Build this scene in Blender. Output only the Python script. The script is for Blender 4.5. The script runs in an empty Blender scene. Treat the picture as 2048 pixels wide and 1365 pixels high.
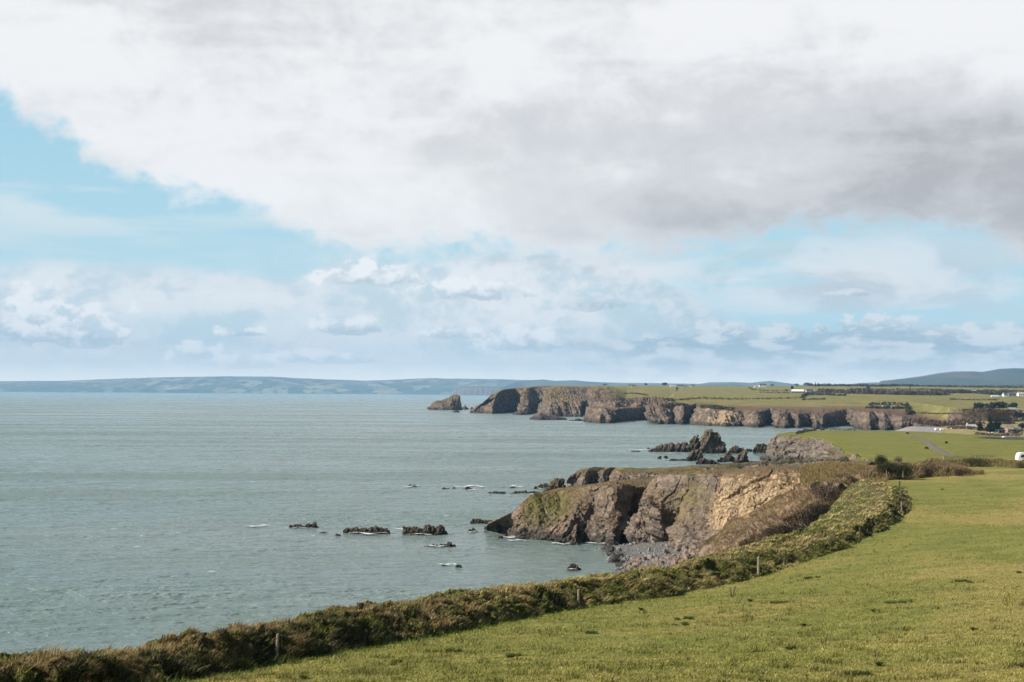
import bpy, math, random
import numpy as np
from mathutils import Vector
from mathutils.bvhtree import BVHTree
random.seed(7); RS = np.random.RandomState(7)
scene = bpy.context.scene
COL = scene.collection
# ------------------------------------------------------------------ camera geometry
F = 2844.4          # focal length in photograph pixels (50 mm on 36 mm)
ROLL = 0.0064       # the photograph leans a little
Y0 = 787.1          # row of the sea horizon at the middle column
CAMZ = 30.0
def ray(px, py):
    dx, dy = px-1024.0, py-Y0
    c, s = math.cos(ROLL), math.sin(ROLL)
    return (dx*c+dy*s)/F, -(dy*c-dx*s)/F
def P(px, py, Y):
    a, b = ray(px, py)
    return (a*Y, Y, CAMZ+b*Y)
def PZ(px, py, z):
    a, b = ray(px, py)
    Y = (z-CAMZ)/b
    return (a*Y, Y, z)
def S(px, Y, z=-1.0):
    "point over pixel column px at distance Y and height z"
    return ((px-1024.0)/F*Y + (CAMZ-z)*ROLL, Y, z)
def SB(px, py, dY=0.0, z=-1.0):
    "waterline point seen at (px,py), pushed dY back, dropped to z"
    p = PZ(px, py, 0.0)
    return S(px, p[1]+dY, z)
# ------------------------------------------------------------------ noise
_perm = np.arange(256); np.random.RandomState(3).shuffle(_perm); _perm = np.concatenate([_perm, _perm, _perm])
_g = np.random.RandomState(4).normal(size=(256, 3)); _g /= np.linalg.norm(_g, axis=1)[:, None]
def perlin(p):
    p = np.asarray(p, float)
    i = np.floor(p).astype(int); f = p-i; i &= 255
    u = f*f*f*(f*(f*6-15)+10)
    out = 0
    for dx in (0, 1):
        for dy in (0, 1):
            for dz in (0, 1):
                h = _perm[_perm[_perm[(i[:, 0]+dx) & 255]+((i[:, 1]+dy) & 255)]+((i[:, 2]+dz) & 255)]
                d = (_g[h]*(f-np.array([dx, dy, dz]))).sum(1)
                w = (u[:, 0] if dx else 1-u[:, 0])*(u[:, 1] if dy else 1-u[:, 1])*(u[:, 2] if dz else 1-u[:, 2])
                out = out+w*d
    return out*1.5
def fbm(p, octs=4, rough=.5, ridged=False):
    p = np.asarray(p, float); a = 1.0; t = 0; s = 0
    for o in range(octs):
        n = perlin(p+o*17.3)
        if ridged: n = 1-2*np.abs(n)*1.3
        s = s+a*n; t += a; a *= rough; p = p*2.03
    return s/t
_cr = np.random.RandomState(9).rand(256, 3); _cd = np.random.RandomState(10).normal(size=(256, 3)); _co = np.random.RandomState(11).uniform(-1, 1, 256)
def facet(p, tilt=.8):
    "chiselled blocks: nearest cell of a jittered lattice, each with its own height and tilt"
    p = np.asarray(p, float); i = np.floor(p).astype(int); best = np.full(len(p), 1e9); val = np.zeros(len(p))
    for dx in (-1, 0, 1):
        for dy in (-1, 0, 1):
            for dz in (-1, 0, 1):
                c = i+np.array([dx, dy, dz]); h = _perm[_perm[_perm[c[:, 0] & 255]+(c[:, 1] & 255)]+(c[:, 2] & 255)]
                d = p-(c+_cr[h]); m = (d*d).sum(1); k = m < best
                best[k] = m[k]; val[k] = (_co[h]+tilt*(d*_cd[h]).sum(1))[k]
    return val
_bh = np.random.RandomState(12).uniform(-1, 1, 4096)
def beds(v, nrm, thick, warp=.5, seed=0, soft=.12):
    "parallel rock beds of random strength across a dipping plane: each bed stands out or falls back, with sharp edges"
    s_ = (v @ np.array(nrm, float))/thick+warp*fbm(v/thick*.22+seed*7.3, 3, .5)*2+seed*101.3
    i = np.floor(s_).astype(int); f = s_-i; a = _bh[i & 4095]; b = _bh[(i+1) & 4095]; t = np.clip((f-(1-soft))/soft, 0, 1)
    return a*(1-t)+b*t
def slabs(v, L):
    "clean fractured slabs for stacks and far cliffs"
    m = fbm(v/L*.3+60, 2)
    n = .42*beds(v, (.84, .28, -.46), L*.55, .5, 1)+.26*beds(v, (.84, .28, -.46), L*.17, .35, 2)
    n += .24*beds(v, (.25, .55, .80), L*.42, .6, 3)*(m > -.1)+.13*beds(v, (.2, -.7, .68), L*.14, .5, 4)+.14*beds(v, (.7, -.7, .1), L*.22, .6, 5)
    return n+.10*beds(v, (.84, .28, -.46), L*.06, .3, 6)
def ledges(v, L):
    "big slanting slabs with broken edges, for the near headland"
    w = v+L*.25*np.stack([fbm(v/L*.6+k*9, 3) for k in (1, 2, 3)], 1)
    d1, d2 = (.66, .34, -.67), (.45, .30, -.84)
    n = .50*beds(w, d1, L*.62, .5, 1, .2)+.26*beds(w, d2, L*.22, .4, 2, .2)*(fbm(v/L*.4+30, 2) > -.12)+.26*beds(w, (.8, -.55, .25), L*.7, .6, 3, .25)
    n += .42*(fbm(w/L*.9+80, 4, .5, True)-.05)+.30*facet(w/L*.95, .9)+.13*facet(w/L*2.6+7, .9)+.10*beds(w, d1, L*.07, .3, 6, .3)+.07*facet(w/L*7+3, .9)
    return n
def crag(v, L):
    "angular rock relief in units of about one; L = size of the larger blocks in metres"
    m = fbm(v/L*.3+60, 2); w = v+L*.5*np.stack([fbm(v/L*.7+k*9, 2) for k in (1, 2, 3)], 1)
    n = .20*beds(w, (.62, .30, -.72), L*.6, .5, 1)+.16*beds(w, (.60, .30, -.74), L*.2, .35, 2)+.16*beds(w, (.75, -.6, .25), L*.45, .6, 3)*(m > -.05)
    n += .55*(fbm(w/L*np.array([1.3, 1.3, .75])+80, 5, .62, True)-.05)+.20*facet(w/L*1.5, .9)+.14*facet(w/L*4.2+7, .9)
    return n
def sstep(a, b, x):
    t = np.clip((x-a)/(b-a), 0, 1); return t*t*(3-2*t)
# ------------------------------------------------------------------ mesh helpers
def mesh_from(name, verts, faces, mat=None, smooth=False, attrs=None, mats=None, mat_idx=None):
    verts = np.asarray(verts, np.float32); faces = np.asarray(faces, np.int32)
    me = bpy.data.meshes.new(name)
    n = faces.shape[1]
    me.vertices.add(len(verts)); me.vertices.foreach_set('co', verts.ravel())
    me.loops.add(faces.size); me.loops.foreach_set('vertex_index', faces.ravel())
    me.polygons.add(len(faces))
    me.polygons.foreach_set('loop_start', np.arange(0, faces.size, n, dtype=np.int32))
    me.polygons.foreach_set('loop_total', np.full(len(faces), n, np.int32))
    if mat_idx is not None: me.polygons.foreach_set('material_index', np.asarray(mat_idx, np.int32))
    me.polygons.foreach_set('use_smooth', np.full(len(faces), bool(smooth)))
    for k, v in (attrs or {}).items():
        at = me.color_attributes.new(k, 'FLOAT_COLOR', 'POINT')
        v = np.asarray(v, np.float32)
        if v.shape[1] == 3: v = np.concatenate([v, np.ones((len(v), 1), np.float32)], 1)
        at.data.foreach_set('color', v.ravel())
    me.update(calc_edges=True); me.validate()
    for m in (mats or [mat]):
        if m: me.materials.append(m)
    return me
def link(name, me, parent=None):
    o = bpy.data.objects.new(name, me); COL.objects.link(o)
    if parent: o.parent = parent
    return o
def tag(o, label=None, cat=None, group=None, kind=None):
    if label: o['label'] = label
    if cat: o['category'] = cat
    if group: o['group'] = group
    if kind: o['kind'] = kind
    return o
def empty(name, loc, rz=0):
    o = bpy.data.objects.new(name, None); COL.objects.link(o); o.location = loc; o.rotation_euler = (0, 0, rz)
    return o
def gridfaces(nv, nu):
    i = np.arange(nv-1)[:, None]*nu+np.arange(nu-1)[None, :]
    i = i.ravel()
    return np.stack([i, i+1, i+nu+1, i+nu], 1)
BVH = []
def add_bvh(me):
    vs = [tuple(v.co) for v in me.vertices]
    BVH.append(BVHTree.FromPolygons(vs, [tuple(p.vertices) for p in me.polygons]))
def hit(px, py, dmin=0.0):
    a, b = ray(px, py)
    d = Vector((a, 1, b)); L = d.length; d.normalize(); o = Vector((0, 0, CAMZ))+d*dmin*L
    best = None
    for t in BVH:
        r = t.ray_cast(o, d)
        if r[0] is not None and (best is None or r[3] < best[1]): best = (r[0], r[3])
    return best[0] if best else None
def ground(x, y, zmax=400.0):
    best = None
    for t in BVH:
        r = t.ray_cast(Vector((x, y, zmax)), Vector((0, 0, -1)))
        if r[0] is not None and (best is None or r[0].z > best): best = r[0].z
    return best
def resample(A, m, smooth):
    "A (K,..) control values -> m samples, by index, linear or Catmull-Rom"
    K = A.shape[0]; t = m
    i = np.clip(np.floor(t).astype(int), 0, K-2); f = (t-i)
    f = f.reshape((-1,)+(1,)*(A.ndim-1))
    if not smooth: return A[i]*(1-f)+A[i+1]*f
    p0 = A[np.clip(i-1, 0, K-1)]; p1 = A[i]; p2 = A[i+1]; p3 = A[np.clip(i+2, 0, K-1)]
    return .5*((2*p1)+(-p0+p2)*f+(2*p0-5*p1+4*p2-p3)*f*f+(-p0+3*p1-3*p2+p3)*f**3)
def loft(cols, masks, amps, nu, nvs, smooth_u=False, smooth_v=False, freq=.1, vstretch=.45, gamp=1.0, octs=6, seed=0, fine=.0, jag=1.0, strat=0.0):
    """cols: K columns of R points. masks: K x R x 3. amps: R (or K x R) displacement in metres.
    returns verts, mask, nu, nv"""
    A = np.array(cols, float); K, R = A.shape[:2]
    Mk = np.array(masks, float)
    am = np.array(amps, float)
    if am.ndim == 1: am = np.repeat(am[None], K, 0)
    D = np.concatenate([A, Mk, am[:, :, None]], 2)
    # spread the columns by how wide they look
    sx = A[:, :, 0]/A[:, :, 1]*F
    seg = np.abs(np.diff(sx, axis=0)).mean(1)+np.abs(np.diff(A[:, :, 1], axis=0)).mean(1)/A[:, :, 1].mean()*60+1e-3
    cum = np.concatenate([[0], np.cumsum(seg)])
    t = np.interp(np.linspace(0, cum[-1], nu), cum, np.arange(K))
    D = resample(D, t, smooth_u)                       # nu,R,7
    tv = np.concatenate([np.linspace(r, r+1, nvs[r], endpoint=False) for r in range(R-1)]+[[R-1]])
    D = resample(np.transpose(D, (1, 0, 2)), tv, smooth_v)  # nv,nu,7
    nv = D.shape[0]
    V = D[:, :, :3]; mask = D[:, :, 3:6].reshape(-1, 3); amp = np.clip(D[:, :, 6], 0, None).reshape(-1, 1)
    du = np.gradient(V, axis=1); dv = np.gradient(V, axis=0)
    N = np.cross(du, dv).reshape(-1, 3); N /= np.linalg.norm(N, axis=1)[:, None]+1e-9
    v = V.reshape(-1, 3).copy()
    q = v*np.array([1, 1, vstretch])*freq+seed*31.7
    q = q+0.35*np.stack([perlin(q*1.7+5), perlin(q*1.7+50), perlin(q*1.7+90)], 1)
    n = .6*fbm(q, 2, .5)+.30*jag*(fbm(q*2.1+9, octs, .58, True)-.1)
    cr1 = crag if freq > .05 else (lambda a_, b_: .75*slabs(a_, b_)+.35*crag(a_, b_))
    if seed in (2, 8, 11): n = .40*fbm(q, 3, .5)+.95*ledges(v, .95/freq)
    elif jag >= 1: n = .42*fbm(q, 3, .5)+.85*cr1(v, .75/freq)+.36*cr1(v*np.array([1, 1, 1.1])+400, .22/freq)+.22*(fbm(q*np.array([2.0, 2.0, .3])+40, 3, .55, True)-.1)
    else: n = n+.45*jag*(fbm(q*2.1+9, octs, .58, True)-.1)
    if strat and jag < 1:
        # tilted rock beds: sharp steps along a dipping plane
        s = (v @ np.array([.55, .2, .8]))*freq*strat+fbm(q*.8+3, 3)*1.4
        n = n+.28*(np.abs((s % 1.0)-.5)*4-1)
    if jag >= 1:
        vg_ = sstep(.35, .75, mask[:, 1]+.5*fbm(v*freq*1.6+120, 3)); n = n*(1-.6*vg_)+.25*vg_*fbm(v*freq*3+20, 3)
    v += N*(n[:, None]*amp*gamp)
    if fine:
        j = np.stack([fbm(v*freq*9+k*40, 3, .6) for k in range(3)], 1)
        v += j*amp*fine
    return v, mask, nu, nv
# ------------------------------------------------------------------ materials
class NT:
    def __init__(s, tree): s.t = tree; s.n = tree.nodes; s.l = tree.links
    def new(s, typ, **kw):
        nd = s.n.new(typ)
        for k, v in kw.items(): setattr(nd, k, v)
        return nd
    def put(s, sock, v):
        if v is None: return
        if hasattr(v, 'is_output') or isinstance(v, bpy.types.NodeSocket): s.l.new(v, sock)
        else:
            if isinstance(v, (tuple, list)) and sock.type == 'RGBA' and len(v) == 3: v = (*v, 1)
            sock.default_value = v
    def m(s, op, a, b=None, c=None, clamp=False):
        nd = s.new('ShaderNodeMath', operation=op); nd.use_clamp = clamp
        s.put(nd.inputs[0], a); s.put(nd.inputs[1], b); s.put(nd.inputs[2], c)
        return nd.outputs[0]
    def vm(s, op, a, b=None, sc=None):
        nd = s.new('ShaderNodeVectorMath', operation=op)
        s.put(nd.inputs[0], a)
        if b is not None: s.put(nd.inputs[1], b)
        if sc is not None: s.put(nd.inputs['Scale'], sc)
        return nd.outputs['Value'] if op in ('DOT_PRODUCT', 'LENGTH') else nd.outputs[0]
    def mix(s, f, a, b, mode='MIX'):
        nd = s.new('ShaderNodeMix', data_type='RGBA', blend_type=mode); nd.clamp_factor = True
        s.put(nd.inputs[0], f); s.put(nd.inputs[6], a); s.put(nd.inputs[7], b)
        return nd.outputs[2]
    def ss(s, v, lo, hi):
        nd = s.new('ShaderNodeMapRange', interpolation_type='SMOOTHSTEP')
        s.put(nd.inputs[0], v); s.put(nd.inputs[1], lo); s.put(nd.inputs[2], hi)
        return nd.outputs[0]
    def noise(s, vec, scale, detail=4, rough=.55, dist=0.0, typ=None):
        nd = s.new('ShaderNodeTexNoise')
        if typ: nd.noise_type = typ
        s.put(nd.inputs['Vector'], vec); nd.inputs['Scale'].default_value = scale
        nd.inputs['Detail'].default_value = detail; nd.inputs['Roughness'].default_value = rough
        nd.inputs['Distortion'].default_value = dist
        return nd.outputs[0]
    def mapping(s, vec, scale=(1, 1, 1), rot=(0, 0, 0), loc=(0, 0, 0)):
        nd = s.new('ShaderNodeMapping'); s.put(nd.inputs[0], vec)
        nd.inputs['Scale'].default_value = scale; nd.inputs['Rotation'].default_value = rot; nd.inputs['Location'].default_value = loc
        return nd.outputs[0]
def material(name):
    m = bpy.data.materials.new(name); m.use_nodes = True
    nt = NT(m.node_tree); nt.n.clear()
    out = nt.new('ShaderNodeOutputMaterial'); b = nt.new('ShaderNodeBsdfPrincipled')
    nt.l.new(b.outputs[0], out.inputs[0])
    b.inputs['Roughness'].default_value = .9
    b.inputs['Specular IOR Level'].default_value = .2
    return m, nt, b
def pos(nt): return nt.new('ShaderNodeNewGeometry').outputs['Position']
def bump(nt, b, h, dist, strength=1.0):
    nd = nt.new('ShaderNodeBump'); nd.inputs['Strength'].default_value = strength; nd.inputs['Distance'].default_value = dist
    nt.put(nd.inputs['Height'], h); nt.l.new(nd.outputs[0], b.inputs['Normal'])
def plain(name, c1, c2=None, scale=2.0, rough=.8, spec=.2, bmp=0):
    m, nt, b = material(name); p = pos(nt)
    c2 = c2 or tuple(x*.75 for x in c1)
    n = nt.noise(p, scale, 5, .6)
    nt.put(b.inputs['Base Color'], nt.mix(nt.ss(n, .3, .7), c1, c2))
    b.inputs['Roughness'].default_value = rough; b.inputs['Specular IOR Level'].default_value = spec
    if bmp: bump(nt, b, n, bmp)
    return m
def terrain_mat(name, sc=1.0, grassA=(.115, .120, .022), grassB=(.20, .17, .05), brown=(.15, .095, .05), rock=(.21, .16, .125), rock2=(.105, .085, .07), slope=(.55, .8), green_amt=.5):
    """sc: size of the features in metres. mask: R ochre, G vegetation, B bare rock"""
    m, nt, b = material(name); p = pos(nt)
    at = nt.new('ShaderNodeVertexColor', layer_name='mask')
    sep = nt.new('ShaderNodeSeparateColor'); nt.l.new(at.outputs[0], sep.inputs[0])
    och, veg, bare = sep.outputs[0], sep.outputs[1], sep.outputs[2]
    geo = nt.new('ShaderNodeNewGeometry')
    nz = nt.new('ShaderNodeSeparateXYZ'); nt.l.new(geo.outputs['Normal'], nz.inputs[0]); nz = nz.outputs[2]
    pz = nt.new('ShaderNodeSeparateXYZ'); nt.l.new(geo.outputs['Position'], pz.inputs[0]); pz = pz.outputs[2]
    n1 = nt.noise(p, .12/sc, 6, .6); n2 = nt.noise(p, .5/sc, 6, .65); n3 = nt.noise(p, 2.5/sc, 4, .7)
    st = nt.noise(nt.mapping(p, (.5, .5, 1.6), (.5, .35, 0)), .45/sc, 6, .7)
    vst = nt.noise(nt.mapping(p, (1, 1, .25)), .7/sc, 5, .65)
    rc = nt.mix(nt.ss(st, .38, .62), rock2, rock)
    rc = nt.mix(nt.m('MULTIPLY', nt.ss(n2, .5, .68), .6), rc, tuple(min(1, x*1.55) for x in rock))
    rc = nt.mix(nt.m('MULTIPLY', nt.ss(n1, .5, .65), .4), rc, (.21, .125, .09))
    oc = nt.mix(nt.ss(vst, .35, .65), (.25, .18, .115), (.46, .345, .20))
    oc = nt.mix(nt.m('MULTIPLY', nt.ss(n2, .56, .66), .55), oc, (.42, .25, .10))
    oc = nt.mix(nt.m('MULTIPLY', nt.ss(n3, .46, .62), .7), oc, (.17, .115, .08))
    rc = nt.mix(nt.ss(nt.m('ADD', och, nt.m('ADD', nt.m('MULTIPLY', nt.m('SUBTRACT', n2, .5), 1.2), nt.m('MULTIPLY', nt.m('SUBTRACT', n1, .5), 1.6))), .42, .8), rc, oc)
    # black tidal zone
    wz = nt.m('ADD', pz, nt.m('MULTIPLY', nt.m('SUBTRACT', n2, .5), 3.0*min(sc, 3)))
    rc = nt.mix(nt.m('MULTIPLY', nt.ss(wz, 2.6*min(sc, 2.5), 1.2), .8), rc, (.035, .032, .03))
    gc = nt.mix(nt.ss(n1, .42, .6), grassA, grassB)
    gc = nt.mix(nt.m('MULTIPLY', nt.ss(n2, .45, .65), .5), gc, tuple(x*.6 for x in grassA))
    br = nt.mix(nt.ss(n3, .35, .65), brown, tuple(x*.55 for x in brown))
    gc = nt.mix(nt.ss(nt.m('ADD', veg, nt.m('MULTIPLY', nt.m('SUBTRACT', n2, .5), .9)), .95-green_amt*.3, .55-green_amt*.3), gc, br)
    k = nt.m('ADD', nz, nt.m('MULTIPLY', nt.m('SUBTRACT', n2, .5), .5))
    k = nt.m('ADD', k, nt.m('MULTIPLY', nt.m('SUBTRACT', veg, .5), .8))
    k = nt.m('SUBTRACT', k, nt.m('MULTIPLY', bare, 1.2))
    col = nt.mix(nt.ss(k, slope[0], slope[1]), rc, gc)
    nt.put(b.inputs['Base Color'], col)
    bump(nt, b, nt.m('ADD', nt.m('MULTIPLY', n2, 1.0), nt.m('MULTIPLY', n3, .35)), .8*sc, .7)
    return m
M_NEAR = terrain_mat('headland_ground', 1.0, grassA=(.10, .09, .028), grassB=(.17, .135, .055), rock=(.20, .155, .12), rock2=(.085, .07, .058), green_amt=.25)
M_MID = terrain_mat('mid_headland_ground', 1.6, grassA=(.145, .148, .026), grassB=(.18, .165, .034), brown=(.15, .10, .055), rock=(.175, .145, .115), rock2=(.08, .07, .06))
M_FAR = terrain_mat('far_coast_ground', 3.2, grassA=(.15, .14, .035), grassB=(.235, .19, .065), brown=(.17, .095, .06), rock=(.165, .120, .088), rock2=(.062, .055, .05), slope=(.62, .85))
def field_mat():
    m, nt, b = material('pasture'); p = pos(nt)
    n0 = nt.noise(p, .045, 4, .55); n1 = nt.noise(nt.mapping(p, (.6, 1.4, 1), (0, 0, .5)), .35, 6, .65); n2 = nt.noise(p, 2.2, 6, .7); n3 = nt.noise(p, 11, 3, .7)
    c = nt.mix(nt.ss(n1, .38, .62), (.130, .145, .026), (.205, .185, .046))
    c = nt.mix(nt.m('MULTIPLY', nt.ss(n0, .46, .58), .75), c, (.30, .225, .075))
    c = nt.mix(nt.m('MULTIPLY', nt.ss(n2, .52, .66), .85), c, (.060, .075, .014))
    c = nt.mix(nt.m('MULTIPLY', nt.ss(n3, .48, .66), .6), c, (.24, .21, .055))
    c = nt.mix(nt.m('MULTIPLY', nt.ss(n3, .46, .30), .5), c, (.055, .065, .012))
    nt.put(b.inputs['Base Color'], c)
    bump(nt, b, nt.m('ADD', n2, nt.m('MULTIPLY', n3, .5)), .16, .9)
    return m
M_FIELD = field_mat()
def bank_mat():
    m, nt, b = material('rough_bank'); p = pos(nt)
    n0 = nt.noise(p, .35, 4, .6); n2 = nt.noise(p, 2.0, 6, .7); n3 = nt.noise(p, 9, 4, .7)
    c = nt.mix(nt.ss(n0, .42, .60), (.060, .070, .014), (.115, .085, .038))
    c = nt.mix(nt.m('MULTIPLY', nt.ss(n2, .5, .66), .7), c, (.035, .035, .012))
    c = nt.mix(nt.m('MULTIPLY', nt.ss(n3, .55, .7), .6), c, (.20, .155, .075))
    nt.put(b.inputs['Base Color'], c)
    bump(nt, b, nt.m('ADD', n2, nt.m('MULTIPLY', n3, .4)), .35, 1)
    return m
M_BANK = bank_mat()
def blade_mat():
    m, nt, b = material('grass_blades')
    at = nt.new('ShaderNodeVertexColor', layer_name='tint')
    nt.l.new(at.outputs[0], b.inputs['Base Color'])
    b.inputs['Roughness'].default_value = .7
    tr = nt.new('ShaderNodeBsdfTranslucent'); nt.l.new(at.outputs[0], tr.inputs[0])
    mx = nt.new('ShaderNodeMixShader'); mx.inputs[0].default_value = .3
    nt.l.new(b.outputs[0], mx.inputs[1]); nt.l.new(tr.outputs[0], mx.inputs[2])
    out = [n for n in nt.n if n.type == 'OUTPUT_MATERIAL'][0]; nt.l.new(mx.outputs[0], out.inputs[0])
    return m
M_BLADE = blade_mat()
def searock_mat(name, sc, top=(.155, .12, .09), dark=(.035, .031, .029), zt=3.0, warm=(.13, .10, .045)):
    m, nt, b = material(name); p = pos(nt)
    pz = nt.new('ShaderNodeSeparateXYZ'); nt.l.new(p, pz.inputs[0]); pz = pz.outputs[2]
    n2 = nt.noise(p, .5/sc, 6, .7); n3 = nt.noise(p, 2/sc, 5, .7); n1 = nt.noise(p, .15/sc, 3, .6)
    c = nt.mix(nt.ss(n3, .35, .65), tuple(x*.5 for x in top), top)
    c = nt.mix(nt.m('MULTIPLY', nt.ss(nt.m('ADD', pz, nt.m('MULTIPLY', nt.m('SUBTRACT', n1, .5), zt)), zt*1.5, zt*3), nt.ss(n2, .4, .6)), c, warm)
    w = nt.m('ADD', pz, nt.m('MULTIPLY', nt.m('SUBTRACT', n2, .5), zt))
    c = nt.mix(nt.ss(w, zt, zt*.4), c, dark)
    nt.put(b.inputs['Base Color'], c); bump(nt, b, nt.m('ADD', n2, n3), .5*sc, .8)
    b.inputs['Roughness'].default_value = .75
    return m
M_ROCKN = searock_mat('wet_rock', .6, top=(.10, .075, .055), zt=1.0)
M_ROCKM = searock_mat('stack_rock', 1.5, zt=3.0)
M_ROCKF = searock_mat('island_rock', 3.0, top=(.17, .12, .09), zt=6.0)
# ------------------------------------------------------------------ field (ground near the camera)
def tps_fit(pts):
    P_ = np.array(pts); n = len(P_); xy = P_[:, :2]/50.0
    r = np.linalg.norm(xy[:, None]-xy[None], axis=2); K = np.where(r > 0, r*r*np.log(r+1e-12), 0)+np.eye(n)*.004
    A = np.zeros((n+3, n+3)); A[:n, :n] = K; A[:n, n] = 1; A[:n, n+1:] = xy; A[n, :n] = 1; A[n+1:, :n] = xy.T
    w = np.linalg.solve(A, np.concatenate([P_[:, 2], [0, 0, 0]]))
    def f(x, y):
        q = np.stack([np.ravel(x), np.ravel(y)], 1)/50.0
        out = np.zeros(len(q))
        for i in range(0, len(q), 100000):
            s = q[i:i+100000]
            r = np.linalg.norm(s[:, None]-xy[None], axis=2)
            out[i:i+100000] = np.where(r > 0, r*r*np.log(r+1e-12), 0) @ w[:n]+w[n]+s @ w[n+1:]
        return out
    return f
# bank: field toe, ridge, outer edge
BK = [((-900, 1800, 20), (-930, 1560, 21.5), (-960, 1600, 23.5)),
      ((-400, 1580, 30), (-420, 1400, 31.7), (-440, 1420, 34)),
      ((0, 1432, 40), (-10, 1312, 42), (-30, 1318, 45)),
      ((180, 1398, 44), (170, 1296, 46.2), (150, 1300, 49)),
      ((300, 1374, 47), (290, 1284, 49.5), (275, 1286, 52)),
      ((440, 1350, 51), (430, 1256, 53.5), (415, 1260, 56)),
      ((553, 1328, 55), (545, 1237, 58), (530, 1240, 61)),
      ((690, 1303, 59), (680, 1214, 62), (670, 1218, 65)),
      ((800, 1285, 63), (785, 1204, 66.5), (770, 1206, 70)),
      ((1000, 1248, 73), (980, 1176, 77), (965, 1180, 81)),
      ((1160, 1216, 84), (1145, 1154, 88), (1130, 1160, 93)),
      ((1350, 1190, 93), (1330, 1128, 98), (1310, 1132, 104)),
      ((1520, 1152, 104), (1495, 1100, 109), (1470, 1092, 115)),
      ((1640, 1114, 114), (1620, 1082, 118), (1585, 1060, 124)),
      ((1720, 1083, 124), (1705, 1043, 128), (1638, 1036, 136)),
      ((1790, 1046, 140), (1765, 1006, 146), (1672, 1008, 157)),
      ((1822, 1012, 160), (1775, 977, 168), (1692, 980, 182)),
      ((1812, 978, 188), (1768, 964, 193), (1720, 957, 207))]
TOE = [P(*b[0]) for b in BK]; RIDGE = [P(*b[1]) for b in BK]; OUT = [P(*b[2]) for b in BK]
fp = TOE[1:]+[P(1024, 1365, 39), P(2048, 1365, 35), P(1536, 1365, 37), P(2048, 1150, 84), P(1800, 1150, 92), P(2048, 1250, 55), P(1400, 1290, 57), P(1900, 1060, 130),
     P(2048, 1020, 150), P(2048, 960, 205), P(1900, 952, 215), P(1800, 958, 214), P(2040, 931, 262), P(1700, 945, 245), P(1600, 940, 262),
     P(2400, 1365, 32), P(2500, 1000, 150), P(2500, 930, 260), (0, 0, 28.3), (-18, 4, 27.0), (30, 5, 27.5), (8, 18, 25.6), P(1950, 925, 275), P(2200, 917, 300), P(2048, 918, 290), P(1850, 945, 240)]
zfield = tps_fit(fp)
edge = np.array([(o[0], o[1]) for o in OUT]+[P(1700, 945, 225)[:2], P(1660, 945, 245)[:2], P(1640, 940, 262)[:2], P(1660, 930, 300)[:2]])
def seadist(x, y):
    "signed distance to the cliff edge polyline, positive on the seaward (left) side"
    q = np.stack([x.ravel(), y.ravel()], 1); best = np.full(len(q), 1e9); sg = np.ones(len(q))
    for i in range(len(edge)-1):
        a, b = edge[i], edge[i+1]; d = b-a; t = np.clip(((q-a)@d)/(d@d), 0, 1)
        r = q-(a+t[:, None]*d); dist = np.linalg.norm(r, axis=1); cr = d[0]*(q[:, 1]-a[1])-d[1]*(q[:, 0]-a[0])
        k = dist < best; best[k] = dist[k]; sg[k] = np.where(cr[k] > 0, 1, -1)
    return best*sg
def field_z(x, y, detail=True):
    x = np.asarray(x, float).ravel(); y = np.asarray(y, float).ravel()
    z = zfield(x, y); sd = seadist(x, y)
    q = np.stack([x, y, x*0], 1)
    if detail:
        z = z+.45*fbm(q*.05, 2)*sstep(0, 30, -sd)+.22*fbm(q*.13+60, 2)*sstep(0, 12, -sd)+.13*fbm(q*np.array([.4, .5, 1])+7, 3, .55)+.075*np.clip(fbm(q*np.array([1.1, 1.3, 1])+3, 3, .6), -.2, 1)
    back = sstep(265, 330, y+.12*x)           # the land falls away behind the hedge to the next headland
    z = z*(1-back)+(9.0)*back
    drop = sstep(-.5, 14, sd)
    z = z*(1-drop)+(-4)*drop
    return z
U = np.concatenate([np.linspace(-1400, 150, 120), np.linspace(153, 2110, 640), np.linspace(2125, 3100, 60)])
YY = np.concatenate([np.exp(np.linspace(math.log(4), math.log(27), 60, endpoint=False)), np.exp(np.linspace(math.log(27), math.log(335), 600))])
px_, yy_ = np.meshgrid(U, YY)
x_ = (px_-1024)/F*yy_+ (CAMZ-18)*ROLL
z_ = field_z(x_, yy_)
v = np.stack([x_.ravel(), yy_.ravel(), z_], 1)
f = gridfaces(len(YY), len(U))
fme = mesh_from('field', v, f, M_FIELD, True)
fld = tag(link('field', fme), 'close cropped green pasture sloping down to the clifftop bank', 'field', kind='structure')
add_bvh(fme)
# ground behind the camera so that the place goes on
xx, yy = np.meshgrid(np.linspace(-60, 260, 40), np.linspace(-200, 6, 30))
zz = 28.4+.03*(-yy.ravel())+.4*fbm(np.stack([xx.ravel(), yy.ravel(), xx.ravel()*0], 1)*.03, 3)-.09*np.clip(-xx.ravel(), 0, 99)
zz = np.where(yy.ravel() > -4, zfield(xx.ravel(), yy.ravel())-.5, zz)
tag(link('hillside', mesh_from('hillside', np.stack([xx.ravel(), yy.ravel(), zz], 1), gridfaces(30, 40), M_FIELD, True)), 'pasture continuing uphill behind the viewpoint', 'hillside', kind='structure')
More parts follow.
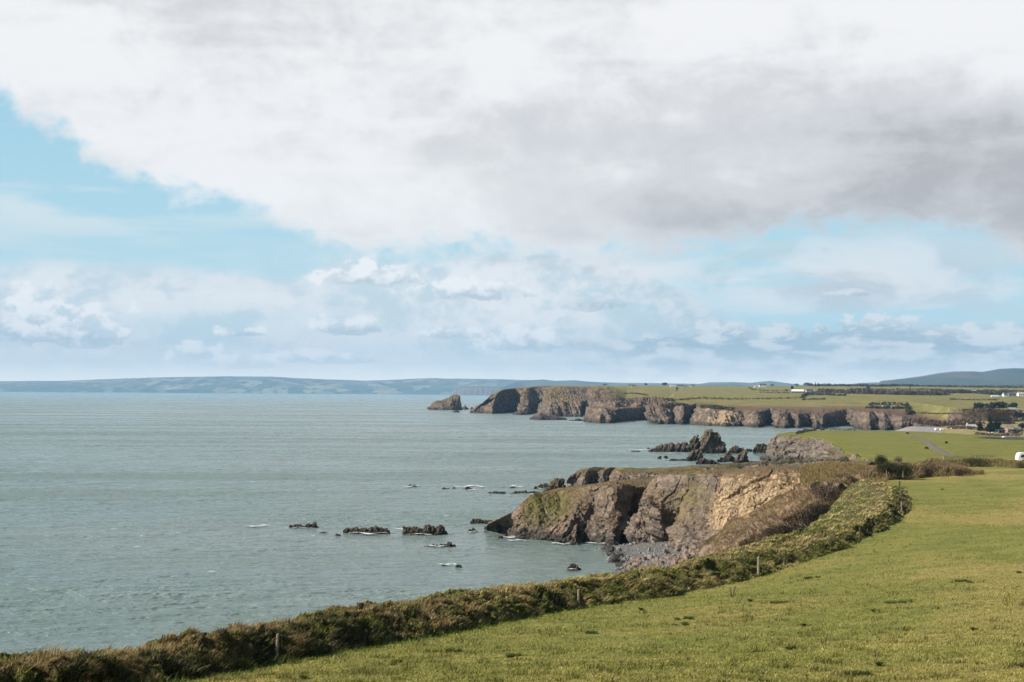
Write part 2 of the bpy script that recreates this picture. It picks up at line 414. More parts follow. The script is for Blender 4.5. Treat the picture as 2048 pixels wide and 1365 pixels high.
# ------------------------------------------------------------------ the grassy bank
cols = []; 
for t, r, o in zip(TOE, RIDGE, OUT):
    t, r, o = map(np.array, (t, r, o)); r[2] -= .50; o[2] -= .38
    d = (o-t)[:2]; d = d/np.linalg.norm(d)
    inner = t.copy(); inner[:2] -= d*.8; inner[2] -= .5
    f1 = t*.52+r*.48; f1[2] = t[2]+(r[2]-t[2])*.55
    drop1 = o.copy(); drop1[:2] += d*1.5; drop1[2] -= 1.6
    drop2 = o.copy(); drop2[:2] += d*7; drop2[2] -= 10
    cols.append([inner, t, f1, r, (r+o)/2+np.array([0, 0, .1]), o, drop1, drop2])
masks = [[(0, .6, 0)]*8]*len(cols)
v, mk, nu, nv = loft(cols, masks, [0, .5, 1.2, 1.0, 1.0, .9, .8, 1.2], 1500, [4, 14, 18, 10, 10, 8, 8], smooth_u=True, smooth_v=False, freq=.30, vstretch=1, octs=4, seed=1, fine=.2, jag=.55)
bank_me = mesh_from('earth_bank', v, gridfaces(nv, nu), M_BANK, True)
bank = tag(link('earth_bank', bank_me), 'overgrown earth bank of tussocks along the cliff edge, seaward side of the pasture', 'bank')
BANKV = v.reshape(nv, nu, 3)
add_bvh(bank_me)
# ------------------------------------------------------------------ near headland
# masks (ochre, veg, bare)
def col_(base, mids, rim, back, far, last):
    return [base]+mids+[rim, back, far, last]
def mid(a, b, t, out=0.0):
    a, b = np.array(a), np.array(b); c = a+(b-a)*t; c[1] -= out; c[0] -= out*.2
    return tuple(c)
HB = [ # base point, rim point, back plateau, far plateau, veg, ochre
 (SB(968, 1054), P(980, 1047, 297), P(990, 1045, 300), P(1000, 1046, 302), 0, 0),
 (SB(1005, 1070), P(1022, 1026, 300), P(1035, 1022, 304), P(1045, 1024, 308), .0, 0),
 (SB(1045, 1078), P(1046, 1004, 300), P(1056, 1000, 306), P(1070, 1000, 312), .55, 0),
 (SB(1100, 1082), P(1066, 988, 302), P(1080, 984, 310), P(1092, 985, 316), .85, 0),
 (SB(1122, 1092, 5), P(1120, 982, 306), P(1126, 978, 312), P(1130, 979, 320), .8, 0),
 (SB(1150, 1092), P(1160, 976, 302), P(1164, 973, 320), P(1168, 974, 330), .35, .05),
 (SB(1188, 1084, 4), P(1190, 972, 298), P(1200, 968, 330), P(1215, 967, 345), .2, .1),
 (SB(1222, 1093, 0), P(1232, 970, 292), P(1246, 962, 330), P(1262, 960, 360), .35, .15),
 (SB(1262, 1080, 8), P(1296, 974, 304), P(1305, 962, 330), P(1310, 953, 385), .3, .1),
 (SB(1264, 1092, 0), P(1318, 953, 280), P(1326, 951, 300), P(1340, 946, 400), .15, .25),
 (SB(1305, 1096, 0), P(1352, 951, 274), P(1356, 950, 300), P(1372, 944, 410), .35, .12),
 (SB(1330, 1102, 8), P(1392, 946, 268), P(1394, 945, 300), P(1410, 941, 415), .95, .1),
 (SB(1375, 1112, 0), P(1432, 948, 262), P(1436, 944, 300), P(1450, 940, 415), .55, .3),
 (S(1415, 250, 1), P(1470, 948, 258), P(1474, 942, 300), P(1490, 938, 420), .2, .8),
 (S(1465, 244, 4), P(1520, 943, 254), P(1525, 938, 290), P(1545, 934, 420), .05, 1.0),
 (S(1540, 242, 8), P(1570, 943, 252), P(1575, 937, 280), P(1600, 931, 430), .05, 1.0),
 (S(1620, 244, 11), P(1612, 945, 254), P(1620, 938, 275), P(1680, 927, 430), .45, .8),
 (S(1700, 250, 14), P(1690, 940, 262), P(1700, 934, 285), P(1760, 924, 420), .9, .1)]
cols = []; masks = []; amps = []
for i, (b0, r0, k0, f0, vg, oc) in enumerate(HB):
    h = r0[2]
    out = 1.5
    l = (f0[0], f0[1]+14, -1)
    m1 = mid(b0, r0, .14, 2.2 if h > 6 else .8); m1 = (m1[0], m1[1], b0[2]+max(1.2, (h-b0[2])*.16))
    m2 = mid(b0, r0, .38, out); m3 = mid(b0, r0, .68, out*.5)
    m2 = (m2[0], m2[1], b0[2]+(h-b0[2])*.42); m3 = (m3[0], m3[1], b0[2]+(h-b0[2])*.74)
    cols.append([b0, m1, m2, m3, r0, k0, f0, l])
    masks.append([(oc*.3, 0, 1), (oc*.4, .08, .6), (oc, .22+vg*.75, .02), (oc, .25+vg*.9, -.05), (oc*.7, max(.55, vg), 0), (0, .62, 0), (0, .6, 0), (0, 0, .5)])
    k = 1.0 if 2 < i < 13 else .8
    k = .55 if i < 2 else k
    amps.append([.9*k, 2.6*k, 2.7*k, 2.2*k, .9*k, .5, .7, 1.0])
v, mk, nu, nv = loft(cols, masks, amps, 1150, [16, 50, 55, 50, 22, 40, 8], freq=.13, vstretch=.5, octs=6, seed=2, fine=.16, strat=2.2)
head_me = mesh_from('headland', v, gridfaces(nv, nu), M_NEAR, False, {'mask': mk})
tag(link('headland', head_me), 'nearest rocky headland with brown cliffs and an ochre scar above the cove', 'headland', kind='structure'); add_bvh(head_me)
# ------------------------------------------------------------------ landslip slope in the cove
A_ = [P(1345, 1122, 240), P(1395, 1098, 243), P(1440, 1064, 246), P(1520, 1014, 248), P(1590, 978, 250), P(1650, 952, 256), P(1720, 940, 262)]
B_ = [P(1350, 1142, 222), P(1420, 1112, 222), P(1480, 1070, 220), P(1550, 1028, 216), P(1615, 992, 216), P(1668, 962, 222), P(1730, 948, 235)]
C_ = [P(1360, 1150, 200), P(1440, 1120, 196), P(1505, 1082, 188), P(1572, 1044, 182), P(1632, 1012, 186), P(1682, 975, 200), P(1738, 953, 220)]
D_ = [P(1400, 1240, 170), P(1450, 1210, 168), P(1520, 1190, 160), P(1600, 1140, 158), P(1652, 1100, 160), P(1705, 1030, 178), P(1748, 968, 207)]
E_ = [P(1420, 1240, 150), P(1470, 1220, 148), P(1560, 1170, 140), P(1640, 1120, 138), P(1690, 1070, 145), P(1740, 1000, 165), P(1770, 966, 200)]
cols = [[(a[0]-1, a[1]+4, a[2]-3), a, b, c, d, e] for a, b, c, d, e in zip(A_, B_, C_, D_, E_)]
masks = [[(.3, .2, .5)]*2+[(.3, .55, .1)]*2+[(0, .7, 0)]*2]*2+[[(.2, .7, .0)]*2+[(0, .62, 0)]*4]*5
v, mk, nu, nv = loft(cols, masks, [.6, 1.4, 2.2, 2.5, 1.8, .5], 520, [10, 55, 50, 60, 20], smooth_u=True, smooth_v=True, freq=.13, vstretch=.8, octs=5, seed=5, fine=.12, jag=.8)
M_SLIP = terrain_mat('landslip_ground', .8, grassA=(.15, .12, .04), grassB=(.26, .19, .10), brown=(.29, .195, .12), green_amt=0.0, slope=(.3, .6))
slip_me = mesh_from('landslip', v, gridfaces(nv, nu), M_SLIP, False, {'mask': mk})
tag(link('hill_slope', slip_me), 'brown bracken covered landslip slope running down into the cove', 'slope', kind='structure'); add_bvh(slip_me)
SLIPV = v.reshape(nv, nu, 3)
# ------------------------------------------------------------------ cove beach
xx, yy = np.meshgrid(np.linspace(2, 60, 150), np.linspace(195, 300, 260))
xw = np.interp(yy, [195, 232, 240, 250, 262, 270, 277, 285], [10, 15.5, 17.5, 19.5, 19, 17, 17, 34])
q = np.stack([xx.ravel(), yy.ravel(), xx.ravel()*0], 1)
zz = np.clip((xx-xw).ravel()*.13, -1.2, 2.4)+.22*fbm(q*.25, 4)+.12*fbm(q*1.6, 3)-.02
def beach_mat():
    m, nt, b = material('shingle'); p = pos(nt)
    pz = nt.new('ShaderNodeSeparateXYZ'); nt.l.new(p, pz.inputs[0]); pz = pz.outputs[2]
    n = nt.noise(p, 3, 6, .75); n2 = nt.noise(p, .3, 4, .6)
    c = nt.mix(nt.ss(n, .35, .65), (.10, .10, .098), (.25, .24, .23))
    c = nt.mix(nt.m('MULTIPLY', nt.ss(n2, .5, .65), .5), c, (.23, .17, .13))
    c = nt.mix(nt.ss(pz, .55, .15), c, (.07, .065, .062))
    nt.put(b.inputs['Base Color'], c); bump(nt, b, n, .5)
    return m
M_BEACH = beach_mat()
bm_ = mesh_from('beach', np.stack([xx.ravel(), yy.ravel(), zz], 1), gridfaces(260, 150), M_BEACH, False)
tag(link('beach', bm_), 'grey shingle beach at the foot of the cove', 'beach', kind='structure'); add_bvh(bm_)
# ------------------------------------------------------------------ second ridge
RB = [ # base, rim
 (SB(1131, 979), P(1137, 956, 442)), (SB(1140, 981, -2), P(1150, 946, 446)), (SB(1166, 984, -2), P(1174, 942, 446)),
 (SB(1188, 980, 4), P(1200, 942, 460)), (SB(1196, 984, -4), P(1208, 942, 452)), (SB(1212, 980, 10), P(1222, 942, 466)), (SB(1226, 986, -14), P(1240, 943, 446)),
 (SB(1290, 985, -10), P(1290, 945, 446)), (S(1330, 425, 3), P(1335, 942, 448)), (S(1400, 425, 3), P(1392, 939, 455)), (S(1470, 430, 4), P(1450, 937, 470)), (S(1540, 440, 5), P(1530, 930, 500)), (S(1640, 450, 8), P(1640, 926, 520)), (S(1740, 450, 9), P(1740, 921, 520))]
cols = []; masks = []
for b0, r0 in RB:
    m1 = mid(b0, r0, .3, 1.5); m2 = mid(b0, r0, .7, 1)
    k = (r0[0]+3, r0[1]+18, r0[2]+.3); l = (r0[0]+8, r0[1]+60, r0[2]-2.5); e = (r0[0]+10, r0[1]+75, -2)
    cols.append([b0, m1, m2, r0, k, l, e]); masks.append([(0, 0, 1), (0, .1, .6), (0, .3, .2), (0, .6, 0), (0, .9, 0), (0, .9, 0), (0, 0, .6)])
v, mk, nu, nv = loft(cols, masks, [1, 2, 2.2, 1, .6, .8, 1], 620, [14, 20, 20, 14, 16, 8], freq=.11, octs=5, seed=8, fine=.15)
me = mesh_from('ridge', v, gridfaces(nv, nu), M_NEAR, False, {'mask': mk})
tag(link('sea_cliff', me), 'low dark rock ridge with green turf on top behind the near headland', 'ridge', kind='structure'); add_bvh(me)
# ------------------------------------------------------------------ middle headland with the flat green field
ZM = 11.4
def MF(px, py, z=ZM): return PZ(px, py, z)
MB_ = [ # base, rim, then far edge
 (SB(1526, 922, 10), P(1534, 886, 668), MF(1560, 868, 11)),
 (SB(1530, 926), P(1552, 869, 660), MF(1580, 864.5)),
 (SB(1570, 928), P(1590, 872, 648), MF(1620, 862)),
 (SB(1600, 930), P(1618, 874, 640), MF(1650, 861)),
 (SB(1625, 933, 4), MF(1644, 878), MF(1690, 861)),
 (SB(1640, 940, -10), MF(1664, 890), MF(1740, 862)),
 (SB(1650, 950), MF(1690, 910), MF(1800, 862.5)),
 (SB(1660, 970), MF(1720, 922), MF(1850, 864)),
 (SB(1700, 1000), MF(1800, 948), MF(1930, 869)),
 (S(1800, 330, 2), MF(1950, 962), MF(2000, 873)),
 (S(2050, 300, 4), MF(2150, 980), MF(2150, 884)),
 (S(2400, 280, 6), MF(2500, 990), MF(2500, 900))]
cols = []; masks = []
for i, (b0, r0, f0) in enumerate(MB_):
    m1 = mid(b0, r0, .3, 3 if i < 7 else 0); m2 = mid(b0, r0, .72, 1.5 if i < 7 else 0)
    k = mid(r0, f0, .08); k2 = mid(r0, f0, .5)
    l = (f0[0]+3, f0[1]+25, 1.0); 
    cols.append([b0, m1, m2, r0, k, k2, f0, l])
    oc = .35 if i in (4, 5, 6) else .05
    masks.append([(oc, 0, 1), (oc, .1, .5), (oc, .35, .2), (.2, .55, 0), (0, .8 if i < 3 else 1.4, -.3), (0, 1.5, -.4), (0, 1.4, -.3), (0, .6, 0)])
v, mk, nu, nv = loft(cols, masks, [2.5, 5, 5, 1.8, .25, .15, .3, .5], 620, [16, 26, 26, 12, 40, 40, 14], freq=.075, octs=6, seed=11, fine=.12, strat=1.5)
me = mesh_from('mid', v, gridfaces(nv, nu), M_MID, False, {'mask': mk})
tag(link('hill', me), 'flat topped green headland crossed by a track, grey cliff at its seaward end', 'headland', kind='structure'); add_bvh(me)
# ------------------------------------------------------------------ far coast (long cliff line)
FC = [ # px base, py base, dY, rim px, rim py, och
 (1168, 844, 40, 1172, 834, 0), (1172, 845, 0, 1180, 817, .2), (1200, 846, -20, 1204, 818, .3), (1231, 846.5, 0, 1233, 819, .2),
 (1234, 846, 30, 1238, 819, 0), (1262, 846.5, 90, 1262, 820, 0), (1300, 847, 150, 1292, 817, 0), (1316, 848, -10, 1296, 814, .1), (1340, 848, -10, 1330, 813, .15), (1352, 848, 10, 1348, 812, .1), (1362, 849, -10, 1366, 812, .2),
 (1372, 849, 60, 1384, 811, 0), (1376, 849, 90, 1394, 810, 0), (1380, 850, 0, 1402, 811, .2), (1420, 851, -20, 1420, 817, .6), (1434, 852, -8, 1438, 820, .5), (1450, 852.5, -20, 1452, 822, .7), (1476, 853, -10, 1474, 823, .5), (1490, 853, 0, 1484, 823, .1), (1510, 854, -20, 1512, 823, .5), (1524, 854.5, 0, 1522, 823, .1),
 (1534, 854, 70, 1540, 821, 0), (1550, 855, 60, 1546, 821, 0), (1556, 856, -10, 1552, 822, .1), (1570, 856.5, -10, 1570, 824, .15), (1586, 856, 8, 1580, 826, .2), (1600, 857, -10, 1596, 827, .4), (1603, 857, 30, 1604, 828, 0), (1624, 857, 60, 1624, 829, 0), (1630, 858, -15, 1629, 830, .4), (1646, 858, -10, 1646, 830, .4),
 (1652, 857, 30, 1652, 829, 0), (1680, 857, 80, 1676, 824, 0), (1704, 858, 110, 1694, 820, 0), (1714, 859, -10, 1708, 822, .1), (1740, 860, -20, 1738, 823, .15), (1756, 860, -2, 1750, 824, .1), (1770, 861, -10, 1768, 826, .15), (1785, 861, 0, 1784, 829, .1), (1800, 862, -10, 1804, 833, .2), (1818, 862, 2, 1822, 838, .3), (1840, 863, -10, 1845, 844, .25),
 (1880, 866, -5, 1885, 852, .15), (1920, 869, 0, 1925, 857, 0), (1980, 874, 0, 1975, 859, 0), (2060, 880, 0, 2060, 862, 0), (2300, 895, 0, 2300, 872, 0)]
def plate(px, row):
    "inland plateau of the far coast: py and distance per row"
    left = sstep(1345, 1290, px)
    t = [(803, 1800), (794, 2200), (786, 2650), (779, 3150), (775, 3600), (772.3, 4300)][row]
    py, Y = t
    py = py+left*[11, 22, 28, 28, 26, 24][row]
    r = sstep(1780, 1960, px)
    py = py+r*[16, 12, 9, 6, 3, 2][row]+(px-1600)*.001*(row < 5); Y = Y-r*[420, 450, 400, 250, 100, 0][row]
    return P(px, py, Y)
cols = []; masks = []
for (bx, by, dY, rx, ry, oc) in FC:
    dY *= 1.7
    Ys = np.interp(bx, [1168, 1200, 1320, 1420, 1500, 1600, 1700, 1800, 1900, 2000, 2300], [1500, 1470, 1440, 1385, 1340, 1300, 1290, 1260, 1180, 1090, 980])
    b0 = SB(bx, by, dY*.9, -2); rz = P(rx, ry, Ys+50)[2]; r0 = S(rx, SB(rx, by, 0)[1]+dY*.75+35, rz)
    m1 = mid(b0, r0, .25, 8); m2 = mid(b0, r0, .65, 5)
    u = P(rx, (ry if bx > 1890 else np.interp(rx, [1170, 1340, 1400, 1440, 1500, 1600, 1700, 1760, 1800, 1840, 1890], [815, 811, 809, 814, 817, 818, 818, 820, 826, 836, 845]))-1, Ys+300)
    cols.append([b0, m1, m2, r0, u]+[plate(rx, k) for k in range(6)]+[(plate(rx, 5)[0]*1.2, 5200, 20)])
    lowland = float(sstep(1830, 1880, bx))
    masks.append([(0, 0, 1-lowland), (oc, lowland*.6, .8-lowland*.8), (oc, .05+lowland*.55, .45*(1-lowland)), (oc*.8, .42, 0), (0, .42, 0), (0, 1.3, -.3), (0, 1.4, -.3), (0, 1.4, -.3), (0, 1.4, -.3), (0, 1.3, -.3), (0, 1.3, -.2), (0, 1, 0)])
amps = []
for c_ in FC:
    ll = 1-.8*float(sstep(1830, 1880, c_[0]))
    amps.append([3*ll, 6*ll, 6*ll, 2.5*ll, 1.0, 1.5, 2, 2, 2, 1.5, 1, 1])
v, mk, nu, nv = loft(cols, masks, amps, 1300, [12, 18, 18, 10, 18, 18, 14, 12, 12, 14, 4], freq=.03, octs=5, seed=13, fine=.12, vstretch=.35)
me = mesh_from('coast', v, gridfaces(nv, nu), M_FAR, False, {'mask': mk})
tag(link('terrain', me), 'long line of far cliffs with fields rising inland behind them', 'coast', kind='structure'); add_bvh(me)
# ------------------------------------------------------------------ far headland
GC = [ # base px,py,dY ; shelf px,py,dY ; rim px,py,Y
 ((941, 826, 30), (944, 824, 40), (948, 822, 2120), 0), ((948, 827, 0), (958, 816, 20), (966, 806, 2130), .2), ((966, 827, -20), (976, 806, 10), (984, 790, 2140), .3), ((984, 828, -20), (990, 800, 10), (1000, 783, 2160), .2),
 ((988, 828, 40), (998, 800, 60), (1008, 780, 2200), 0), ((1030, 828, 190), (1030, 800, 200), (1030, 777.5, 2350), 0), ((1042, 829, 170), (1046, 800, 200), (1048, 776.5, 2360), 0),
 ((1032, 830, -20), (1046, 812, 20), (1053, 777, 2260), .1), ((1058, 830, 0), (1056, 808, 30), (1058, 776, 2280), .1), ((1062, 830, 120), (1068, 805, 140), (1072, 774.5, 2420), 0), ((1078, 830, 190), (1086, 796, 200), (1084, 775, 2460), 0),
 ((1070, 832, -10), (1088, 808, 10), (1094, 777, 2380), .2), ((1100, 833, -40), (1102, 804, -20), (1108, 775.5, 2330), .1), ((1130, 833, -40), (1132, 802.5, -20), (1122, 775, 2340), .1), ((1164, 834, 0), (1164, 802.5, 20), (1127, 775, 2400), 0),
 ((1166, 834, 150), (1168, 804, 180), (1140, 775, 2540), 0), ((1172, 833, 260), (1178, 800, 300), (1180, 775, 2600), 0), ((1176, 836, 0), (1186, 806, 40), (1196, 775, 2300), .1), ((1200, 838, -60), (1210, 806, -30), (1214, 778, 2120), .15),
 ((1232, 840, -60), (1232, 808, -40), (1234, 789, 1950), .1), ((1244, 840, 20), (1240, 812, 0), (1252, 798, 1960), 0), ((1264, 840, 60), (1262, 812, 60), (1276, 797, 2000), 0), ((1268, 840, 0), (1272, 812, 0), (1288, 796, 1980), .2), ((1286, 840, 30), (1292, 812, 20), (1300, 796, 2000), 0), ((1300, 842, 0), (1304, 812, 0), (1318, 797, 1980), .1), ((1340, 842, 0), (1345, 806, 0), (1350, 800, 1990), 0)]
cols = []; masks = []
for (b_, s_, r_, oc) in GC:
    b0 = SB(b_[0], b_[1], b_[2], -3)
    s0 = P(s_[0], s_[1], SB(b_[0], b_[1])[1]+s_[2]+30)
    r0 = P(*r_); u = P(r_[0], r_[1]-1.0, r_[2]+120)
    m1 = mid(b0, s0, .5, 10); m2 = mid(s0, r0, .35, 12); m3 = mid(s0, r0, .7, 8)
    t = float(sstep(1235, 1180, r_[0])); tt = float(sstep(1190, 1235, r_[0]))
    w = float(sstep(1130, 948, r_[0])); lowz = {948: .02, 966: .45, 984: .8}.get(r_[0], 1.0)
    fr = [P(r_[0]+60*w, max(772.5, r_[1]-2.0) if t > .5 else r_[1]-2-4*tt, r_[2]+350), P(r_[0]+3+130*w, 772.3+1.5*tt, 3300), P(r_[0]+3+150*w, 771.8, 4300), (P(r_[0]+150*w, 772, 5200)[0], 5200, 15)]
    fr = [(p_[0], p_[1], p_[2]*lowz-3*(lowz < .1)) for p_ in fr]
    cols.append([b0, m1, s0, m2, m3, r0, u]+fr)
    shelf = 1.0 if 1085 < s_[0] < 1170 else 0
    lit = .6 if oc > 0 else .1
    masks.append([(0, 0, 1), (oc, .05, .6), (oc, .25+.4*shelf, .2), (oc, lit*.9, 0), (oc, lit, 0), (oc, .6, 0), (0, .7, 0), (0, 1.0, -.1), (0, 1.2, -.2), (0, 1, -.2), (0, 1, 0)])
v, mk, nu, nv = loft(cols, masks, [4, 9, 8, 9, 8, 3, 1.5, 1.5, 1, 1, 1], 760, [14, 16, 16, 14, 12, 8, 8, 8, 6, 4], freq=.022, octs=5, seed=17, fine=.12, vstretch=.35)
me = mesh_from('far_headland', v, gridfaces(nv, nu), M_FAR, False, {'mask': mk})
tag(link('cliff', me), 'tall far headland of dark cliffs with a grassy top', 'headland', kind='structure'); add_bvh(me)
# ------------------------------------------------------------------ distant lands in the haze
def distant_mat(name, c1, c2, c3, s):
    m, nt, b = material(name); p = nt.mapping(pos(nt), (1, .35, 3))
    vo = nt.new('ShaderNodeTexVoronoi'); nt.put(vo.inputs['Vector'], nt.vm('ADD', p, nt.vm('SCALE', nt.new('ShaderNodeTexNoise').outputs[1], sc=0)))
    vo.inputs['Scale'].default_value = s
    sc = nt.new('ShaderNodeSeparateColor'); nt.l.new(vo.outputs['Color'], sc.inputs[0])
    n = nt.noise(p, s*1.3, 5, .65)
    c = nt.mix(nt.ss(sc.outputs[0], .3, .9), c1, c2); c = nt.mix(nt.ss(n, .5, .62), c, c3)
    nt.put(b.inputs['Base Color'], c)
    return m
M_D1 = distant_mat('distant_fields', (.07, .09, .05), (.27, .25, .15), (.025, .04, .028), .0042)
M_D2 = distant_mat('distant_hills', (.045, .06, .035), (.10, .10, .065), (.03, .04, .025), .0012)
M_MOOR = distant_mat('moorland', (.025, .042, .030), (.045, .055, .038), (.10, .075, .065), .0018)
def distant(name, label, pts, Y, depth, mat, nu=400, amp=12, foot=None, base=None, cat='hills'):
    pts = np.array(pts, float); X = np.linspace(pts[0, 0], pts[-1, 0], nu); T = np.interp(X, pts[:, 0], pts[:, 1])
    Yv = np.full(nu, float(Y)) if foot is None else np.interp(X, [f_[0] for f_ in foot], [f_[1] for f_ in foot])
    rows = []
    prof = [(-.2, -.02), (0, .03), (.03, .22), (.15, .45), (.35, .66), (.65, .88), (1, 1.0), (1.3, .85), (1.7, .5)]
    for t, h in prof:
        r = []
        for x, tp, y in zip(X, T, Yv):
            top = P(x, tp, y+depth)[2]
            yy = y+depth*t
            r.append(((x-1024)/F*yy, yy, top*h))
        rows.append(r)
    A = np.array(rows); tv = np.linspace(0, len(prof)-1, 60)
    A = resample(A, tv, False); v = A.reshape(-1, 3)
    n = fbm(v*np.array([1, .6, 1])*.0009+5, 4)
    w = np.clip(v[:, 2]/40, 0, 1)*np.clip(1.15-np.abs(np.repeat(tv, nu)-6)/1.0, .15, 1)
    w = np.where(np.repeat(tv, nu) > 5.5, .15, w)
    v[:, 2] += n*amp*w
    me = mesh_from(name, v, gridfaces(60, nu), mat, True)
    return tag(link(name, me), label, cat, kind='structure')
distant('hills', 'long low hazy coast across the bay',
        [(-700, 770), (-200, 766), (0, 763), (60, 762), (120, 762.5), (200, 759), (300, 755.5), (380, 754), (450, 753), (540, 753.5), (600, 757), (680, 760), (730, 761.5), (770, 760.5), (840, 757), (860, 756.5), (900, 757.5), (990, 758.5), (1040, 760), (1120, 762), (1240, 766), (1400, 768)], 24000, 2800, M_D1, 700, 42, cat='coast')
distant('hills', 'blue hazy hills behind the far headland', [(980, 790), (1030, 763), (1085, 759.5), (1110, 762), (1150, 761), (1180, 764), (1230, 767), (1330, 768), (1400, 768), (1420, 765), (1470, 764.5), (1500, 766), (1540, 762), (1570, 766), (1600, 770), (1680, 772), (1720, 766), (1760, 765), (1800, 770), (1900, 775)], 17000, 2000, M_D2, 400, 16)
distant('mountain', 'long blue grey mountain rising inland', [(1740, 778), (1762, 762), (1800, 758), (1840, 753), (1880, 746), (1910, 743), (1945, 743), (1965, 744), (2000, 738), (2030, 736.5), (2080, 738), (2150, 728), (2300, 720), (2500, 730), (2900, 760)], 9500, 2600, M_MOOR, 400, 26, cat='mountain')
distant('hills', 'low wooded rise of farmland below the mountain', [(1560, 776), (1640, 772), (1780, 770.5), (1900, 770), (2050, 769), (2200, 768), (2500, 768)], 5200, 1300, M_D2, 400, 6)
# hazy cliff headland beyond the far headland
hc = []
for px, ty in [(902, 787.5), (906, 782), (912, 777), (922, 774.5), (945, 772.8), (975, 772.6), (1000, 773.6), (1030, 775), (1080, 776)]:
    zz = P(px, ty, 20000)[2]; b0 = S(px, 19500, -5); hc.append([b0, S(px, 19560, zz*.5), S(px, 19700, zz*.92), S(px+1, 20000, zz), S(px+4, 21000, zz*.9)])
v, mk, nu, nv = loft(hc, [[(0, 0, 1), (0, .1, .5), (0, .4, 0), (0, .8, 0), (0, 1, 0)]]*len(hc), [5, 16, 12, 6, 6], 260, [8, 12, 10, 6], freq=.0052, octs=4, seed=23, vstretch=.3)
M_HC = terrain_mat('hazy_cliff_ground', 14.0, rock=(.19, .14, .11))
tag(link('cliff', mesh_from('hazy_cliff', v, gridfaces(nv, nu), M_HC, False, {'mask': mk})), 'hazy blue cliff headland just left of the tall far headland', 'headland', kind='structure')
#PART2
# ------------------------------------------------------------------ sea
def water_mat():
    m, nt, b = material('sea_water'); p = pos(nt)
    ln = nt.vm('LENGTH', nt.vm('MULTIPLY', p, (1, 1, 0)))
    w1 = nt.noise(nt.mapping(p, (.12, .34, 1), (0, 0, -.30)), 1.0, 5, .62, .4)
    w2 = nt.noise(nt.mapping(p, (.5, 1.3, 1), (0, 0, -.15)), 1.0, 5, .65, .3)
    w3 = nt.noise(nt.mapping(p, (.012, .035, 1), (0, 0, -.2)), 1.0, 4, .6)
    big = nt.noise(nt.mapping(p, (.0012, .006, 1), (0, 0, .05)), 1.0, 5, .6)
    h = nt.m('ADD', nt.m('MULTIPLY', w1, 2.2), nt.m('ADD', nt.m('MULTIPLY', w2, .55), nt.m('MULTIPLY', w3, 5.0)))
    bump(nt, b, h, .65, 1)
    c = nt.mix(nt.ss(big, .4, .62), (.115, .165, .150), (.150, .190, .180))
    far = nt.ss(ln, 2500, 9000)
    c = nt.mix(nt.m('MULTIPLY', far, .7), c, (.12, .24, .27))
    # white caps: crests of the chop where the large swell peaks
    caps = nt.noise(nt.mapping(p, (.22, .75, 1), (0, 0, -.2)), 1.0, 3, .55, .3)
    patch = nt.noise(nt.mapping(p, (.02, .045, 1)), 1.0, 3, .5)
    k = nt.ss(nt.m('ADD', caps, nt.m('MULTIPLY', patch, .45)), .955, .995)
    c = nt.mix(nt.m('MULTIPLY', k, .85), c, (.62, .66, .66))
    nt.put(b.inputs['Base Color'], c)
    st = nt.noise(nt.mapping(p, (.004, .02, 1), (0, 0, .12)), 1.0, 4, .6); nt.put(b.inputs['Roughness'], nt.m('ADD', .12, nt.m('MULTIPLY', nt.ss(st, .35, .65), .24))); b.inputs['IOR'].default_value = 1.333
    b.inputs['Specular IOR Level'].default_value = .5
    return m
M_SEA = water_mat()
R_ = np.concatenate([np.linspace(-300, 100, 6)[:-1], 100*np.exp(np.linspace(0, math.log(14), 800)), [1600, 2500, 5000, 10000, 20000, 29000]])
# columns follow the coast: open water on the left gets the fine grid, the rest of the ring is coarse
C_s = np.concatenate([[-4, -2, -1], np.linspace(-.42, .34, 640), [1, 2, 4]])
yy, cc = np.meshgrid(R_, C_s, indexing='ij'); xx = cc*np.maximum(yy, 100)
x, y = xx.ravel(), yy.ravel(); z = np.zeros(len(x)); k = (y > 99) & (y < 1410) & (cc.ravel() > -.45) & (cc.ravel() < .36)
q = np.stack([x[k]*.93+y[k]*.22, y[k]*.97-x[k]*.22, 0*x[k]], 1)
w = fbm(q*np.array([.06, .17, 1]), 2, .5)*.30+.17*fbm(q*np.array([.17, .42, 1])+20, 3, .6, True)+.07*fbm(q*np.array([.6, 1.1, 1])+50, 2)
cov = sstep(60, -.0, np.hypot((x[k]-12)/1.0, (y[k]-255)/1.0)-0)          # calmer water inside the cove
z[k] = w*(1-.75*cov)*(1+sstep(300, 1200, y[k])*.8)*sstep(1400, 1300, y[k])*sstep(99, 110, y[k])
tag(link('sea', mesh_from('sea', np.stack([x, y, z], 1), gridfaces(len(R_), len(C_s)), M_SEA, True)), 'choppy grey green sea reaching to the horizon', 'sea', kind='structure')
